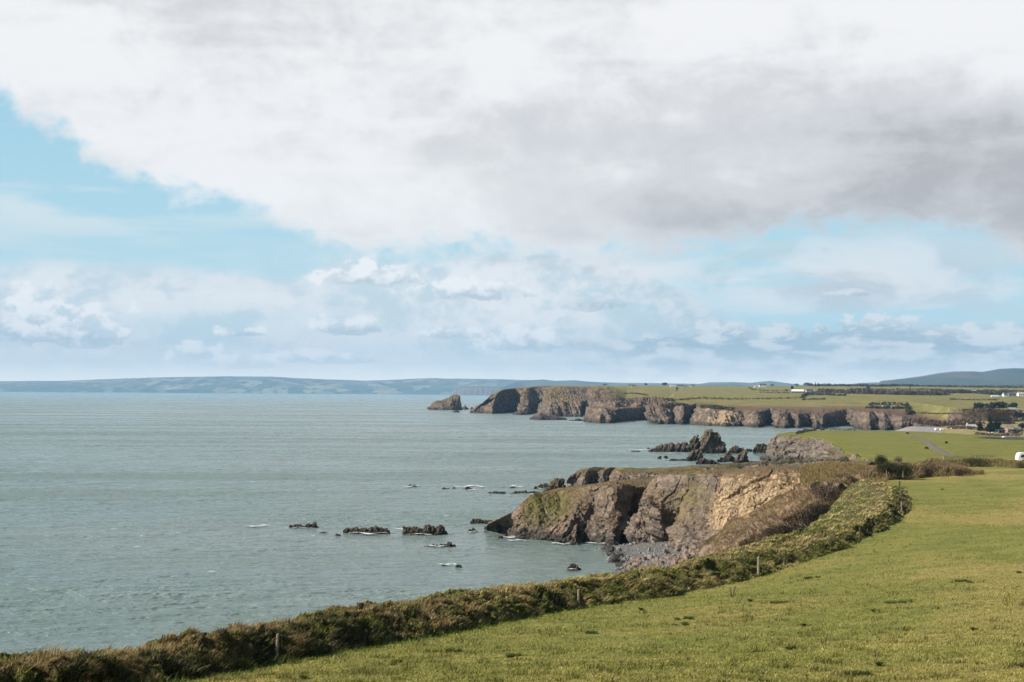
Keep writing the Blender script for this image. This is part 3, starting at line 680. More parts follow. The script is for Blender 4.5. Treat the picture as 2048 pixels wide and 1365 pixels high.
# ------------------------------------------------------------------ sea rocks
def rock(name, label, cat, group, sil, ybase, mat, depth=None, amp=None, freq=None, seed=0, nu=None, nv=26, dY=0, lean=0.0):
    "sil: (px,py) outline from left waterline over the top to right waterline; ybase: waterline row"
    sil = np.array(sil, float); xs = sil[:, 0]
    Yd = SB((xs[0]+xs[-1])/2, ybase)[1]+dY
    wpx = xs[-1]-xs[0]; W = wpx/F*Yd
    nu = nu or int(np.clip(wpx*1.2, 14, 150))
    depth = depth or max(W*.28, 1.0)
    X = np.linspace(xs[0], xs[-1], nu); T = np.interp(X, xs, sil[:, 1])
    rows = []
    tt = np.linspace(-1, 1, nv)
    jg = fbm(np.stack([X*.16+seed*3.7, X*0, X*0+seed], 1), 3, .7)*(5 if mat is M_ROCKN else 0)
    T = np.minimum(T+np.clip(jg, -3.0, 1.6), ybase-.6)
    mx = max(P(x, t, Yd)[2] for x, t in zip(X, T))
    for t in tt:
        r = []
        for i, (x, ty) in enumerate(zip(X, T)):
            e = 1-abs(2*i/(nu-1)-1)**2.2
            h = max(.12, P(x, ty, Yd+depth*.5)[2])
            dd = depth*(.25+.75*e)*(.45+.55*min(1, h/mx))
            prof = (1-abs(t)**2.4)
            z = -.6+(h+.6)*prof
            y = Yd+depth*.5+t*dd*.5
            r.append(((x-1024)/F*y+(CAMZ-z)*ROLL, y, z))
        rows.append(r)
    v = np.array(rows)
    du = np.gradient(v, axis=1); dv = np.gradient(v, axis=0); N = np.cross(du, dv).reshape(-1, 3); N /= np.linalg.norm(N, axis=1)[:, None]+1e-9
    v = v.reshape(-1, 3); fr = freq or 1.6/max(mx, W*.12)
    qq = v*fr*np.array([1, 1, .6])+seed*13.1
    n = .35*fbm(qq, 4, .6, True)+.75*slabs(v+seed*13, .8/fr)+.30*crag(v+seed*13, .3/fr)+.15
    a = amp if amp is not None else max(.30*mx, .05*depth)
    v = v+N*((n-.15)*a)[:, None]
    me = mesh_from(name, v, gridfaces(nv, nu), mat, False)
    return tag(link(name, me), label, cat, group)
NEARG = 'small wave washed rocks off the near headland'
def low(px0, px1, base, h, n=6, sd=0):
    r = np.random.RandomState(sd); xs = np.linspace(px0, px1, n+2); out = [(xs[0], base)]
    for i, x in enumerate(xs[1:-1]): out.append((x+r.uniform(-1, 1), base-h*r.uniform(.55, 1.0)))
    return out+[(xs[-1], base)]
# skerries, nearest row
ROCKS = [
 ('skerry', 'low jagged skerry at the seaward end of the near row, notched in the middle', [(577, 1056), (583, 1051), (600, 1050), (608, 1053), (613, 1049), (625, 1049), (631, 1046.5), (634, 1053), (638, 1057)], 1057.5),
 ('skerry', 'longest skerry of the near row, thin tail to the left and bulky right half', [(686, 1061), (692, 1057), (705, 1057), (722, 1057), (735, 1059), (742, 1056), (752, 1055), (765, 1056), (774, 1058), (781, 1066)], 1069),
 ('skerry', 'tallest blocky skerry of the near row, split by a dark gap, closest to the headland', [(806, 1057), (815, 1055), (830, 1057), (846, 1057), (853, 1053), (858, 1052), (862, 1062), (866, 1056), (880, 1054), (888, 1057), (893, 1068)], 1071),
 ('skerry', 'thin dark slab of rock lying in front of the tallest skerry', [(848, 1094), (865, 1092), (882, 1090), (895, 1088), (903, 1086.5), (910, 1092), (912, 1094)], 1095),
 ('skerry', 'flat dark rock shelf touching the tip of the near headland', [(940, 1045), (945, 1039), (955, 1037), (963, 1041), (980, 1042), (992, 1047)], 1049),
 ('sea_rock', 'small ragged rock between the tallest skerry and the headland tip', [(933, 1063), (939, 1060), (947, 1058), (953, 1061), (957, 1065)], 1066),
 ('sea_rock', 'domed dark boulder alone in the middle of the cove water', [(1132, 1140), (1138, 1134), (1146, 1128), (1153, 1130), (1158, 1137), (1161, 1141)], 1142),
 ('sea_rock', 'black block rock at the foot of the headland cliffs', [(1118, 1086), (1124, 1078), (1132, 1075), (1142, 1072), (1145, 1080), (1147, 1087)], 1089),
 ('sea_rock', 'broken low rocks awash below the headland point', low(1038, 1075, 1079, 6, 8, 3), 1080),
 ('sea_rock', 'tiny round rock off the headland point', [(994, 1077), (999, 1073), (1003, 1073), (1007, 1077)], 1078),
 ('sea_rock', 'pair of tiny low rocks in front of the longest skerry, left one', low(638, 658, 1068, 3.5, 4, 4), 1068.5),
 ('sea_rock', 'tiny dark hump in front of the longest skerry', [(668, 1072), (673, 1069), (678, 1069.5), (683, 1073)], 1073.5),
 ('sea_rock', 'tiny rock breaking the foam at the far seaward end of the near row', [(494, 1054), (499, 1053), (504, 1051), (509, 1054)], 1054.5),
 ('sea_rock', 'round brown rock standing in open water nearest the foreground bank', [(911, 1135), (914, 1130), (920, 1130), (924, 1135)], 1136),
 ('sea_rock', 'tiny flat rock just left of the round brown rock', low(883, 896, 1132, 2.5, 3, 5), 1132.5),
 ('sea_rock', 'speck of rock just off the headland shelf', low(966, 976, 1066, 3.5, 3, 6), 1066.5),
]
M2 = [
 ('skerry', 'flat bar of rock farthest out in the second row', low(812, 838, 973.5, 3, 5, 7), 974),
 ('skerry', 'small peaked rock in the foam of the second row', [(925, 979), (931, 976), (936, 973.5), (941, 977), (946, 979)], 979.5),
 ('sea_rock', 'thin sliver of rock left of the small peaked rock', low(884, 898, 978.5, 2, 3, 8), 979),
 ('sea_rock', 'second thin sliver beside the small peaked rock', low(903, 914, 977.5, 2, 3, 9), 978),
 ('sea_rock', 'low dark line of rock left of the long reef', low(975, 1011, 987, 3.5, 6, 10), 987.5),
 ('reef', 'long low dark reef running out from the second ridge', low(1020, 1110, 988, 5.5, 14, 11), 988.5),
 ('sea_rock', 'tiny rock in foam behind the long reef', low(1018, 1034, 977, 2.5, 3, 12), 977.5),
 ('sea_rock', 'low humped rock at the left foot of the black pinnacle', [(1068, 977), (1076, 973), (1083, 969), (1092, 968), (1098, 971), (1101, 977)], 979),
 ('sea_stack', 'black two peaked pinnacle beside the end of the second ridge', [(1090, 985), (1098, 977), (1104, 972), (1108, 962), (1113, 960), (1117, 962), (1122, 959), (1126, 962), (1128, 972), (1132, 983)], 986),
]
for i, (nm, lb, sil, yb) in enumerate(ROCKS): rock(nm, lb, 'rock', NEARG, sil, yb, M_ROCKN, seed=i+1, nv=24)
for i, (nm, lb, sil, yb) in enumerate(M2): rock(nm, lb, 'rock', 'rocks off the second ridge', sil, yb, M_ROCKN, seed=i+40, nv=22)
M3 = [
 ('sea_stack', 'largest sea stack of the group, broad domed top with a steep right side', [(1402, 905), (1404, 893), (1407, 880), (1409, 873), (1415, 867), (1424, 865), (1433, 866), (1436, 873), (1441, 882), (1446, 893), (1449, 904)], 909, 9),
 ('sea_stack', 'second highest sea stack with a ragged double tip', [(1378, 905), (1380, 890), (1382, 880), (1387, 876), (1390, 873), (1394, 875), (1397, 880), (1401, 882), (1405, 877), (1409, 880), (1412, 905)], 907, 8),
 ('sea_stack', 'long serrated rock ridge running left from the tall stacks', [(1296, 902), (1303, 899), (1312, 896), (1318, 892), (1323, 891), (1328, 894), (1333, 889), (1341, 887), (1348, 890), (1356, 889), (1366, 887), (1373, 887), (1378, 891), (1382, 905)], 906, 8),
 ('sea_stack', 'low peaked rock just right of the largest stack', [(1457, 905), (1462, 899), (1467, 894), (1473, 892), (1478, 896), (1483, 898), (1486, 895), (1488, 906)], 908, 0),
 ('sea_stack', 'rounded rock hard against the seaward face of the grey cliff', [(1505, 905), (1509, 896), (1514, 889), (1523, 888), (1530, 889), (1535, 893), (1540, 906)], 908, 0),
 ('sea_stack', 'brown topped pinnacle in front of the tall stacks', [(1374, 920), (1381, 913), (1386, 906), (1391, 901), (1396, 900), (1400, 903), (1403, 914), (1405, 922)], 923, 0),
 ('sea_stack', 'jagged low rocks in front of the largest stack', [(1392, 925), (1400, 920), (1406, 917), (1412, 919), (1418, 922), (1425, 920), (1430, 923), (1438, 928), (1444, 930)], 930, 0),
 ('sea_stack', 'sharp pinnacle left of the front right stack', [(1435, 922), (1440, 916), (1448, 915), (1451, 907), (1454, 903), (1459, 906), (1463, 911), (1469, 915), (1474, 924)], 926, 0),
 ('sea_stack', 'front right stack with a pointed reddish top, nearest the ridge turf', [(1462, 930), (1470, 923), (1475, 915), (1480, 908), (1485, 904), (1490, 906), (1494, 913), (1497, 922), (1498, 931)], 932, 0),
 ('sea_rock', 'small triangular rock left of the front stacks, left of a pair', [(1314, 918), (1319, 913), (1322, 912), (1323, 918)], 918.5, 0),
 ('sea_rock', 'small upright rock left of the front stacks, right of a pair', [(1327, 918), (1329, 913), (1334, 912), (1337, 918)], 918.5, 0),
 ('reef', 'flat reef of dark rock behind the brown topped pinnacle', low(1336, 1378, 922, 4, 8, 20), 922.5, 0),
 ('sea_rock', 'low rock left in the surf beyond the serrated ridge', low(1261, 1282, 904, 2.5, 4, 21), 904.5, 0),
 ('sea_rock', 'tiny dark hump at the left end of the serrated ridge', low(1293, 1301, 898.5, 3, 3, 22), 899, 0),
 ('sea_rock', 'low black rock between the front right stack and the grey cliff', low(1498, 1520, 927, 5, 5, 23), 928, 0),
 ('sea_rock', 'small rock in the gap behind the front right stack', low(1490, 1505, 903, 6, 4, 24), 905, 0),
]
for i, (nm, lb, sil, yb, dY) in enumerate(M3): rock(nm, lb, 'sea stack' if nm == 'sea_stack' else 'rock', 'sea stacks off the middle headland', sil, yb, M_ROCKM, seed=i+70, nv=34, dY=dY, nu=90 if nm == 'sea_stack' else 26)
M4 = [
 ('island', 'wedge shaped rocky island with its cliff facing right, off the far headland', [(856, 819), (862, 816), (868, 810), (876, 806), (884, 803), (892, 800), (903, 794.5), (911, 792.5), (918, 792.5), (919.5, 797), (920, 806), (922, 817), (924, 819)], 821, 0, 150),
 ('sea_rock', 'small pointed rock at the right foot of the wedge shaped island', [(922, 817), (926, 814), (930, 808.5), (932, 812), (935, 815), (937, 818)], 819.5, 0, 60),
 ('sea_rock', 'tiny rock between the island and the far headland', [(941, 818), (943, 815), (945, 814), (947, 818)], 819, 0, 40),
 ('sea_rock', 'tiny flat rock in front of the wedge shaped island', [(906, 824.5), (911, 822), (915, 822), (918, 825)], 825.5, 0, 40),
 ('reef', 'long dark reef at the foot of the far headland shelf', [(1060, 838), (1068, 835), (1074, 830), (1082, 829), (1092, 834), (1104, 835), (1116, 835.5), (1128, 836), (1134, 840)], 841, 0, 90),
 ('reef', 'low arched reef between the far headland and the long cliffs', [(1138, 842), (1148, 840), (1156, 838.5), (1163, 841), (1172, 842)], 843, 0, 60),
 ('reef', 'dark foot of rock below the lit rib of the far headland', [(1025, 829), (1032, 825), (1042, 824), (1050, 827), (1060, 830)], 830.5, 0, 60)]
for i, (nm, lb, sil, yb, dY, dp) in enumerate(M4): rock(nm, lb, 'island' if nm == 'island' else 'rock', 'rocks around the far headland', sil, yb, M_ROCKF, seed=i+110, nv=40, dY=dY, depth=dp, nu=110 if nm == 'island' else 40, amp=7 if nm == 'island' else 3, freq=.03)
# foam
def foam_mat():
    m, nt, b = material('sea_foam'); p = pos(nt)
    n = nt.noise(nt.mapping(p, (.5, 1.3, 1)), 1.0, 6, .75)
    at = nt.new('ShaderNodeVertexColor', layer_name='mask'); sp = nt.new('ShaderNodeSeparateColor'); nt.l.new(at.outputs[0], sp.inputs[0])
    a = nt.m('MULTIPLY', nt.ss(nt.m('ADD', n, nt.m('MULTIPLY', sp.outputs[0], .42)), .74, .92), .82)
    nt.put(b.inputs['Base Color'], (.78, .80, .80)); nt.put(b.inputs['Alpha'], a)
    return m
M_FOAM = foam_mat()
def foam(rows):
    V = []; Fc = []; Mk = []
    for k, (x0, x1, yb, dep) in enumerate(rows):
        c = np.array(SB((x0+x1)/2, yb, 0, 0)); W = (x1-x0)/F*c[1]/2
        n = 14; base = len(V)
        for j in range(7):
            for i in range(n+1):
                u = i/n*2-1; w = j/6*2-1
                V.append((c[0]+u*W, c[1]+w*dep*.75*(.6+.4*math.sin(i*1.7+k))+dep*.4*math.sin(i*.9+k*2), .40)); Mk.append((max(0, 1-u*u)**.7*max(0, 1-w*w), 0, 0))
        for j in range(6):
            for i in range(n): a = base+j*(n+1)+i; Fc.append((a, a+1, a+n+2, a+n+1))
    o = link('sea_foam', mesh_from('sea_foam', V, Fc, M_FOAM, True, {'mask': Mk}))
    tag(o, 'white surf breaking around the skerries and along the headland foot', 'foam', kind='stuff')
foam([(478, 560, 1055, 3.5), (560, 640, 1059, 2), (676, 790, 1070, 4), (775, 850, 1061, 3.5), (800, 880, 1072, 2), (836, 905, 1096, 2), (925, 965, 1067, 2.5), (985, 1110, 1076, 6), (1090, 1150, 1091, 3), (790, 850, 975, 6), (895, 990, 975, 9), (1005, 1060, 975, 6), (1060, 1110, 979, 5), (930, 960, 982, 5), (1010, 1120, 991, 3),
      (1250, 1310, 901, 12), (1290, 1400, 908, 7), (1320, 1345, 921, 8), (1380, 1420, 925, 4), (1440, 1480, 927, 5), (1488, 1540, 908, 6), (1400, 1460, 912, 5), (870, 925, 1133, 1.6), (1125, 1166, 1143, 1.2), (1150, 1240, 1090, 2), (1000, 1060, 1084, 2), (850, 940, 822, 30), (1130, 1175, 845, 30), (940, 1000, 829, 25)])
# ------------------------------------------------------------------ beach boulders
def boulder_mesh(r, sd, mat):
    import bmesh
    bm = bmesh.new(); bmesh.ops.create_icosphere(bm, subdivisions=2, radius=r)
    rr = np.random.RandomState(sd); sc = rr.uniform(.7, 1.25, 3); sc[2] *= .75
    for v in bm.verts:
        n = perlin(np.array([v.co*(1.3/r)])+sd*7.7)[0]+.5*perlin(np.array([v.co*(3/r)])+sd)[0]
        v.co = Vector([v.co[i]*sc[i]*(1+.35*n) for i in range(3)])
    me = bpy.data.meshes.new('boulder'); bm.to_mesh(me); bm.free(); me.materials.append(mat); return me
M_BLD1 = plain('brown_boulder', (.21, .155, .12), (.12, .09, .075), 1.5, bmp=.1)
M_BLD2 = plain('grey_boulder', (.23, .225, .22), (.12, .118, .115), 1.5, bmp=.1)
M_BLD3 = plain('dark_boulder', (.06, .055, .05), (.03, .028, .026), 1.5, bmp=.1)
meshes = [boulder_mesh(1, k, [M_BLD1, M_BLD2, M_BLD3][k % 3]) for k in range(9)]
rb = np.random.RandomState(5); nb = 0
kinds = {0: 'brown boulder tumbled at the foot of the landslip beside the cove beach', 1: 'grey boulder lying on the shingle of the cove beach', 2: 'dark wet boulder at the water edge of the cove beach'}
for k in range(260):
    t = rb.rand()
    if t < .55: px = rb.uniform(1255, 1400); py = 1138-(px-1255)*.17+rb.normal()*9; ty = 0
    elif t < .8: px = rb.uniform(1215, 1335); py = rb.uniform(1085, 1140); ty = 1
    else: px = rb.uniform(1205, 1250); py = 1092+(px-1205)*.9+rb.normal()*7; ty = 2
    h = hit(px, py)
    if not h or h.y > 300 or h.y < 190 or h.z > 6: continue
    s = float(np.clip(rb.lognormal(-.85, .42), .2, 1.0))
    if ty == 1: s *= .6
    o = link('boulder', meshes[ty+3*rb.randint(3)]); o.location = (h.x, h.y, h.z+s*.15); o.scale = (s, s, s); o.rotation_euler = tuple(rb.uniform(0, 6, 3))
    tag(o, kinds[ty], 'boulder', ['brown boulders below the landslip', 'grey boulders on the shingle', 'dark boulders at the waterline'][ty])
# small rubble as one heap
V = []; Fc = []
for k in range(5200):
    px = rb.uniform(1190, 1420); py = rb.uniform(1072, 1150)
    X, Y = (px-1024)/F*250, 0
    a, b_ = ray(px, py); Y = (1.0-CAMZ)/b_; X = a*Y
    z = None
    xwv = np.interp(Y, [195, 232, 240, 250, 262, 270, 277, 285], [10, 15.5, 17.5, 19.5, 19, 17, 17, 34])
    if X < xwv-1.5 or X > xwv+17: continue
    z = max(-.2, min(2.4, (X-xwv)*.13)); s = rb.uniform(.06, .2)
    base = len(V)
    for q in ((1, 0, 0), (0, 1, 0), (-1, 0, 0), (0, -1, 0), (0, 0, .9), (0, 0, -.5)): V.append((X+q[0]*s*rb.uniform(.6, 1.3), Y+q[1]*s*rb.uniform(.6, 1.3), z+.1+q[2]*s))
    for a_, b2 in ((0, 1), (1, 2), (2, 3), (3, 0)): Fc.append((base+a_, base+b2, base+4)); Fc.append((base+b2, base+a_, base+5))
tag(link('rubble', mesh_from('rubble', V, Fc, M_BLD2, False)), 'loose stones and rubble strewn over the cove beach', 'rubble', kind='stuff')
# ------------------------------------------------------------------ grass
def blades(root, hgt, wid, lean, tint, bend=.5, rs=RS):
    "root (N,3) hgt,wid (N,) lean (N,2) -> 2 tris per blade with a bent tip"
    n = len(root); a = rs.uniform(0, math.pi, n); dx = np.stack([np.cos(a), np.sin(a), 0*a], 1)*wid[:, None]*.5
    L = np.concatenate([lean*hgt[:, None], hgt[:, None]], 1)
    mid_ = root+L*np.array([.35, .35, .6]); tip = root+L*np.array([1, 1, 1])*(1-.12*bend)
    V = np.stack([root-dx, root+dx, mid_+dx*.7, mid_-dx*.7, tip], 1).reshape(-1, 3)
    i = np.arange(n)*5
    Fc = np.concatenate([np.stack([i, i+1, i+2], 1), np.stack([i, i+2, i+3], 1), np.stack([i+3, i+2, i+4], 1)])
    T = np.repeat(tint, 5, axis=0)
    return V, Fc, T
def stuff(name, label, cat, parts, mat=None):
    V = []; Fc = []; T = []; off = 0
    for v_, f_, t_ in parts: V.append(v_); Fc.append(f_+off); T.append(t_); off += len(v_)
    me = mesh_from(name, np.concatenate(V), np.concatenate(Fc), mat or M_BLADE, False, {'tint': np.concatenate(T)})
    return tag(link(name, me), label, cat, kind='stuff')
def pick(n, cols, w, jit=.25, rs=RS):
    c = np.array(cols)[rs.choice(len(cols), n, p=np.array(w)/sum(w))]
    return c*(1+rs.uniform(-jit, jit, (n, 1)))
GREEN = (.095, .112, .024); GREEN2 = (.155, .165, .038); STRAW = (.36, .27, .13); TAN = (.26, .18, .085); BRN = (.13, .085, .05); DRK = (.035, .04, .012)
# tussocks over the bank
nvb, nub = BANKV.shape[:2]
def bank_pts(n, v0, v1, u0=0, u1=1, rs=RS, power=1.0):
    fv = (v0+(v1-v0)*rs.rand(n))*(nvb-1); fu = (u0+(u1-u0)*rs.rand(n)**power)*(nub-1.001)
    i = fv.astype(int).clip(0, nvb-2); j = fu.astype(int); a = (fv-i)[:, None]; b = (fu-j)[:, None]
    return (BANKV[i, j]*(1-a)*(1-b)+BANKV[i+1, j]*a*(1-b)+BANKV[i, j+1]*(1-a)*b+BANKV[i+1, j+1]*a*b), fu/(nub-1), fv/(nvb-1)
parts = []
# rows: 4+14+18+10+10+8+8 = 72 segments -> ridge at 36/72
N = 300000
r, fu, fv = bank_pts(N, .03, .83)
keep = (r[:, 1] > 34) & (r[:, 1] < 215); r, fu, fv = r[keep], fu[keep], fv[keep]
cl = fbm(r*.75, 3, .55)*1.6; cl2 = fbm(r*.2+9, 3); far_ = sstep(100, 150, r[:, 1]); gz = sstep(66, 84, r[:, 1]); crest = np.exp(-((fv-.5)/.11)**2)
sp1 = fbm(r*np.array([.33, .33, .5])+33, 3, .6)+.34*far_*(fv > .40)+.16*crest; sp2 = fbm(r*.45+77, 3, .6)
straw = sp1 > .12; bram = (~straw) & (sp2 > .10+.22*gz) & (fv < .5); brk = (~straw) & (~bram) & (sp2 < -.08-.2*gz)
hgt = np.where(straw, .10+.30*np.clip(cl+.2, 0, 1), np.where(bram, .12+.25*np.clip(cl+.3, 0, 1), .05+.20*np.clip(cl+.15, 0, 1)))*RS.uniform(.5, 1.25, len(r))
def cs(cond, a, b): return np.where(cond[:, None], a, b)
YG = (.27, .26, .06)
tint = cs(straw, cs(RS.rand(len(r)) < np.clip(gz*.55+far_*.4, 0, 1), pick(len(r), [(.56, .46, .22), (.36, .33, .09), YG, TAN], [4, 3, 1.6, 1.5]), pick(len(r), [STRAW, TAN, BRN, GREEN2], [3, 3.5, 1.5, 1.6])), cs(bram, pick(len(r), [DRK, (.07, .05, .03), (.15, .115, .08), GREEN], [2.4, 3, 1.2, 2.5]), cs(brk, pick(len(r), [BRN, TAN, (.09, .06, .035), GREEN], [3, 2.4, 1.5, 2]), pick(len(r), [GREEN, GREEN2, YG, STRAW, DRK], [2.2, 4, 3.6, .8, .4]))))
lean = np.stack([RS.normal(.45, .3, len(r)), RS.normal(-.15, .3, len(r))], 1)+np.stack([cl*.6+.7*gz, cl2*.5-.2*gz], 1)
parts.append(blades(r.copy(), hgt, RS.uniform(.012, .035, len(r))*(1+r[:, 1]/110), lean, tint))
# tall wispy heads on the crest
r, fu, fv = bank_pts(15000, .42, .60); keep = (r[:, 1] > 36) & (r[:, 1] < 215); r = r[keep]
k2 = fbm(r*.4+4, 2) > .12; r = r[k2]
parts.append(blades(r, RS.uniform(.2, .5, len(r)), RS.uniform(.008, .02, len(r))*(1+r[:, 1]/90), np.stack([RS.normal(.35, .2, len(r)), RS.normal(0, .2, len(r))], 1), pick(len(r), [STRAW, TAN], [2, 1])))
# dark brambles in the shaded face
r, fu, fv = bank_pts(60000, .05, .45); keep = (r[:, 1] > 34) & (r[:, 1] < 130) & (fbm(r*.5+30, 3) > .14); r = r[keep]
parts.append(blades(r, RS.uniform(.1, .4, len(r)), RS.uniform(.03, .07, len(r)), RS.normal(0, .9, (len(r), 2)), pick(len(r), [DRK, GREEN, (.07, .045, .03), (.17, .14, .10)], [4, 3, 3, .7])))
stuff('tussock_grass', 'tan and green tussock grass growing over the clifftop bank', 'grass', parts)
# short pasture grass
def frustum_pts(n, y0, y1, x0=-30, x1=2090, rs=RS, p=1.0):
    u = rs.rand(n)
    Y = 1/(1/y0+(1/y1-1/y0)*u**p)           # density falls off with distance
    px = rs.uniform(x0, x1, n); return (px-1024)/F*Y+.1, Y
X, Y = frustum_pts(480000, 28, 170, rs=RS, p=.85)
toe2 = np.array([t[:2] for t in TOE]); xt = np.interp(Y, toe2[:, 1], toe2[:, 0])
k = (X > xt-.3); X, Y, xt = X[k], Y[k], xt[k]
Z = field_z(X, Y); r = np.stack([X, Y, Z-.01], 1)
c1 = fbm(np.stack([X*.35, Y*.7, X*0], 1), 4, .6); c2 = fbm(np.stack([X*1.6, Y*2.2, X*0+5], 1), 3, .6); c3 = fbm(np.stack([X*.06, Y*.06, X*0+5], 1), 2)
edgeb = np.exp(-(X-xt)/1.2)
h = (.03+.045*np.clip(c1+.45, 0, 1)+.04*np.clip(c2+.2, 0, 1)+.10*edgeb)*RS.uniform(.5, 1.4, len(X))
st = np.clip(.30+.9*c1+.5*c3+.25*sstep(70, 30, Y), .03, .9)*(1-.6*edgeb)
tint = np.where((RS.rand(len(X)) < st)[:, None], pick(len(X), [(.31, .28, .07), (.29, .23, .09), (.42, .37, .15)], [4, 2.4, 1.6]), pick(len(X), [(.13, .15, .022), (.18, .19, .032), (.085, .10, .018)], [4, 3, 2]))
dk = (fbm(np.stack([X*.9, Y*1.1, X*0+15], 1), 3, .6)+.35*fbm(np.stack([X*.12, Y*.2, X*0+25], 1), 2))
h = h*(1+2.2*sstep(.14, .4, dk)); tint = tint*(1-.38*sstep(.14, .34, dk))[:, None]*(1+.35*sstep(-.05, -.4, dk))[:, None]
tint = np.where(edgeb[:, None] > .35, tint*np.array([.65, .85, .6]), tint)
stuff('pasture_grass', 'short green and straw coloured blades of the pasture', 'grass', [blades(r, h, RS.uniform(.010, .024, len(X))*(.6+Y/70), np.stack([RS.normal(.3, .5, len(X)), RS.normal(0, .5, len(X))], 1), tint)])
# bracken and dead grass on the landslip
sv, su = SLIPV.shape[:2]
def slip_pts(n, v0=.04, v1=.9):
    fv = (v0+(v1-v0)*RS.rand(n))*(sv-1); fu = (.15+.85*RS.rand(n))*(su-1.001); i = fv.astype(int); j = fu.astype(int); a = (fv-i)[:, None]; b = (fu-j)[:, None]
    return SLIPV[i, j]*(1-a)*(1-b)+SLIPV[i+1, j]*a*(1-b)+SLIPV[i, j+1]*(1-a)*b+SLIPV[i+1, j+1]*a*b, fv/sv, fu/su
r, fv, fu = slip_pts(110000); cl = fbm(r*.18+3, 4, .6); k = (cl > -.38) & (fu+cl*.5 > .15); r, cl, fv = r[k], cl[k], fv[k]
gr = sstep(.1, .4, cl)
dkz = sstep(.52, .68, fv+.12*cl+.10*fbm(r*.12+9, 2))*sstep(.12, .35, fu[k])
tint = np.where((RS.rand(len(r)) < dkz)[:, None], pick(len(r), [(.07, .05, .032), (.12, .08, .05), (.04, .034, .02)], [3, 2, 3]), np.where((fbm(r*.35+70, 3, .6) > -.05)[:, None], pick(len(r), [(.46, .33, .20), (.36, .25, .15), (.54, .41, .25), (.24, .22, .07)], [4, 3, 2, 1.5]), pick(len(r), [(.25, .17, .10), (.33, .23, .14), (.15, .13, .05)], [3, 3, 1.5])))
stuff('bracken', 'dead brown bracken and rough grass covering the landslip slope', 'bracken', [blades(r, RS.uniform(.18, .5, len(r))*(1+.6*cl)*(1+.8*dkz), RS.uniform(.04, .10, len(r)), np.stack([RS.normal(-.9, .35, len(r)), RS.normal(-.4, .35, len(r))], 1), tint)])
# ------------------------------------------------------------------ rough grass mounds past the bank
def mound(name, label, cat, ctrl, mat=M_BANK, amp=.5, nu=260, seed=0, freq=.5, group=None, kind=None, thick=None, nv=20, reg=True):
    "ctrl: (px, py_foot, py_top, Y, halfdepth) — a rounded bank draped at distance Y"
    C = np.array(ctrl, float); t = np.linspace(0, len(C)-1, nu); D = resample(C, t, True)
    rows = []
    for a in np.linspace(-1, 1, nv):
        r = []
        for px, pf, pt, Y, hd in D:
            foot = np.array(P(px, pf, Y)); top = np.array(P(px, pt, Y+hd)); h = max(top[2]-foot[2], .1)
            y = Y+hd+a*hd; z = foot[2]-.5+(h+.5)*(1-abs(a)**2.2)
            r.append((foot[0]*y/Y, y, z))
        rows.append(r)
    v = np.array(rows); du = np.gradient(v, axis=1); dv = np.gradient(v, axis=0); N_ = np.cross(du, dv).reshape(-1, 3); N_ /= np.linalg.norm(N_, axis=1)[:, None]+1e-9
    v = v.reshape(-1, 3); n = fbm(v*freq+seed*9.1, 4, .6); v = v+N_*(n*amp)[:, None]
    me = mesh_from(name, v, gridfaces(nv, nu), mat, True); o = tag(link(name, me), label, cat, group, kind)
    if reg: add_bvh(me)
    return o, v.reshape(nv, nu, 3)
def cover(name, label, cat, G, n, hg, wd, cols, w, lean=(.25, .0), thr=-9, f=.4, v0=0, v1=1):
    a, b = G.shape[:2]; fv = (v0+(v1-v0)*RS.rand(n))*(a-1.001); fu = RS.rand(n)*(b-1.001); i = fv.astype(int); j = fu.astype(int)
    s = (fv-i)[:, None]; t = (fu-j)[:, None]
    r = G[i, j]*(1-s)*(1-t)+G[i+1, j]*s*(1-t)+G[i, j+1]*(1-s)*t+G[i+1, j+1]*s*t
    r = r[fbm(r*f, 3) > thr]
    return blades(r, RS.uniform(*hg, len(r)), RS.uniform(*wd, len(r)), np.stack([RS.normal(lean[0], .35, len(r)), RS.normal(lean[1], .35, len(r))], 1), pick(len(r), cols, w))
parts = []
o1, G1 = mound('earth_bank', 'tawny grass mound between the ochre scar and the dark gorse', 'bank', [(1600, 962, 940, 232, 4), (1650, 958, 930, 226, 5), (1700, 956, 932, 220, 5), (1750, 955, 938, 216, 4), (1800, 955, 945, 212, 3)], amp=.5, seed=3)
parts.append(cover('', '', '', G1, 42000, (.25, .6), (.03, .08), [STRAW, TAN, GREEN2, BRN], [4, 4, 1.6, 2]))
o2, G2 = mound('earth_bank', 'overgrown bank of brown grass and low bushes closing the far side of the pasture', 'bank', [(1730, 954, 942, 212, 3), (1780, 955, 932, 212, 4), (1830, 954, 932, 212, 5), (1865, 952, 924, 214, 5), (1905, 950, 933, 214, 4), (1940, 951, 944, 214, 3), (1965, 951, 950, 214, 2)], amp=.8, seed=4, freq=.4)
parts.append(cover('', '', '', G2, 34000, (.2, .6), (.03, .08), [STRAW, TAN, BRN, GREEN, (.34, .24, .16), DRK], [3, 4, 2, 2, 4, 1.3], thr=-.35))
o3, G3 = mound('hedge_bank', 'low bramble and bracken hedge in front of the white van', 'hedge', [(1835, 934, 925, 262, 3), (1890, 932, 923, 264, 3), (1950, 930, 920, 264, 3), (2000, 932, 921, 260, 3), (2036, 937, 925, 252, 4), (2100, 938, 920, 248, 4), (2300, 940, 918, 244, 4)], amp=.7, seed=6, freq=.45)
parts.append(cover('', '', '', G3, 30000, (.12, .4), (.03, .08), [STRAW, TAN, BRN, GREEN, GREEN2, DRK], [2.5, 4, 2.5, 2, 3, 1], thr=-.35))
n_ = 36000; Yq = RS.uniform(188, 268, n_); pq = RS.uniform(1575, 1775, n_); Xq = (pq-1024)/F*Yq; kq = (Yq > 205) | (pq < 1735)
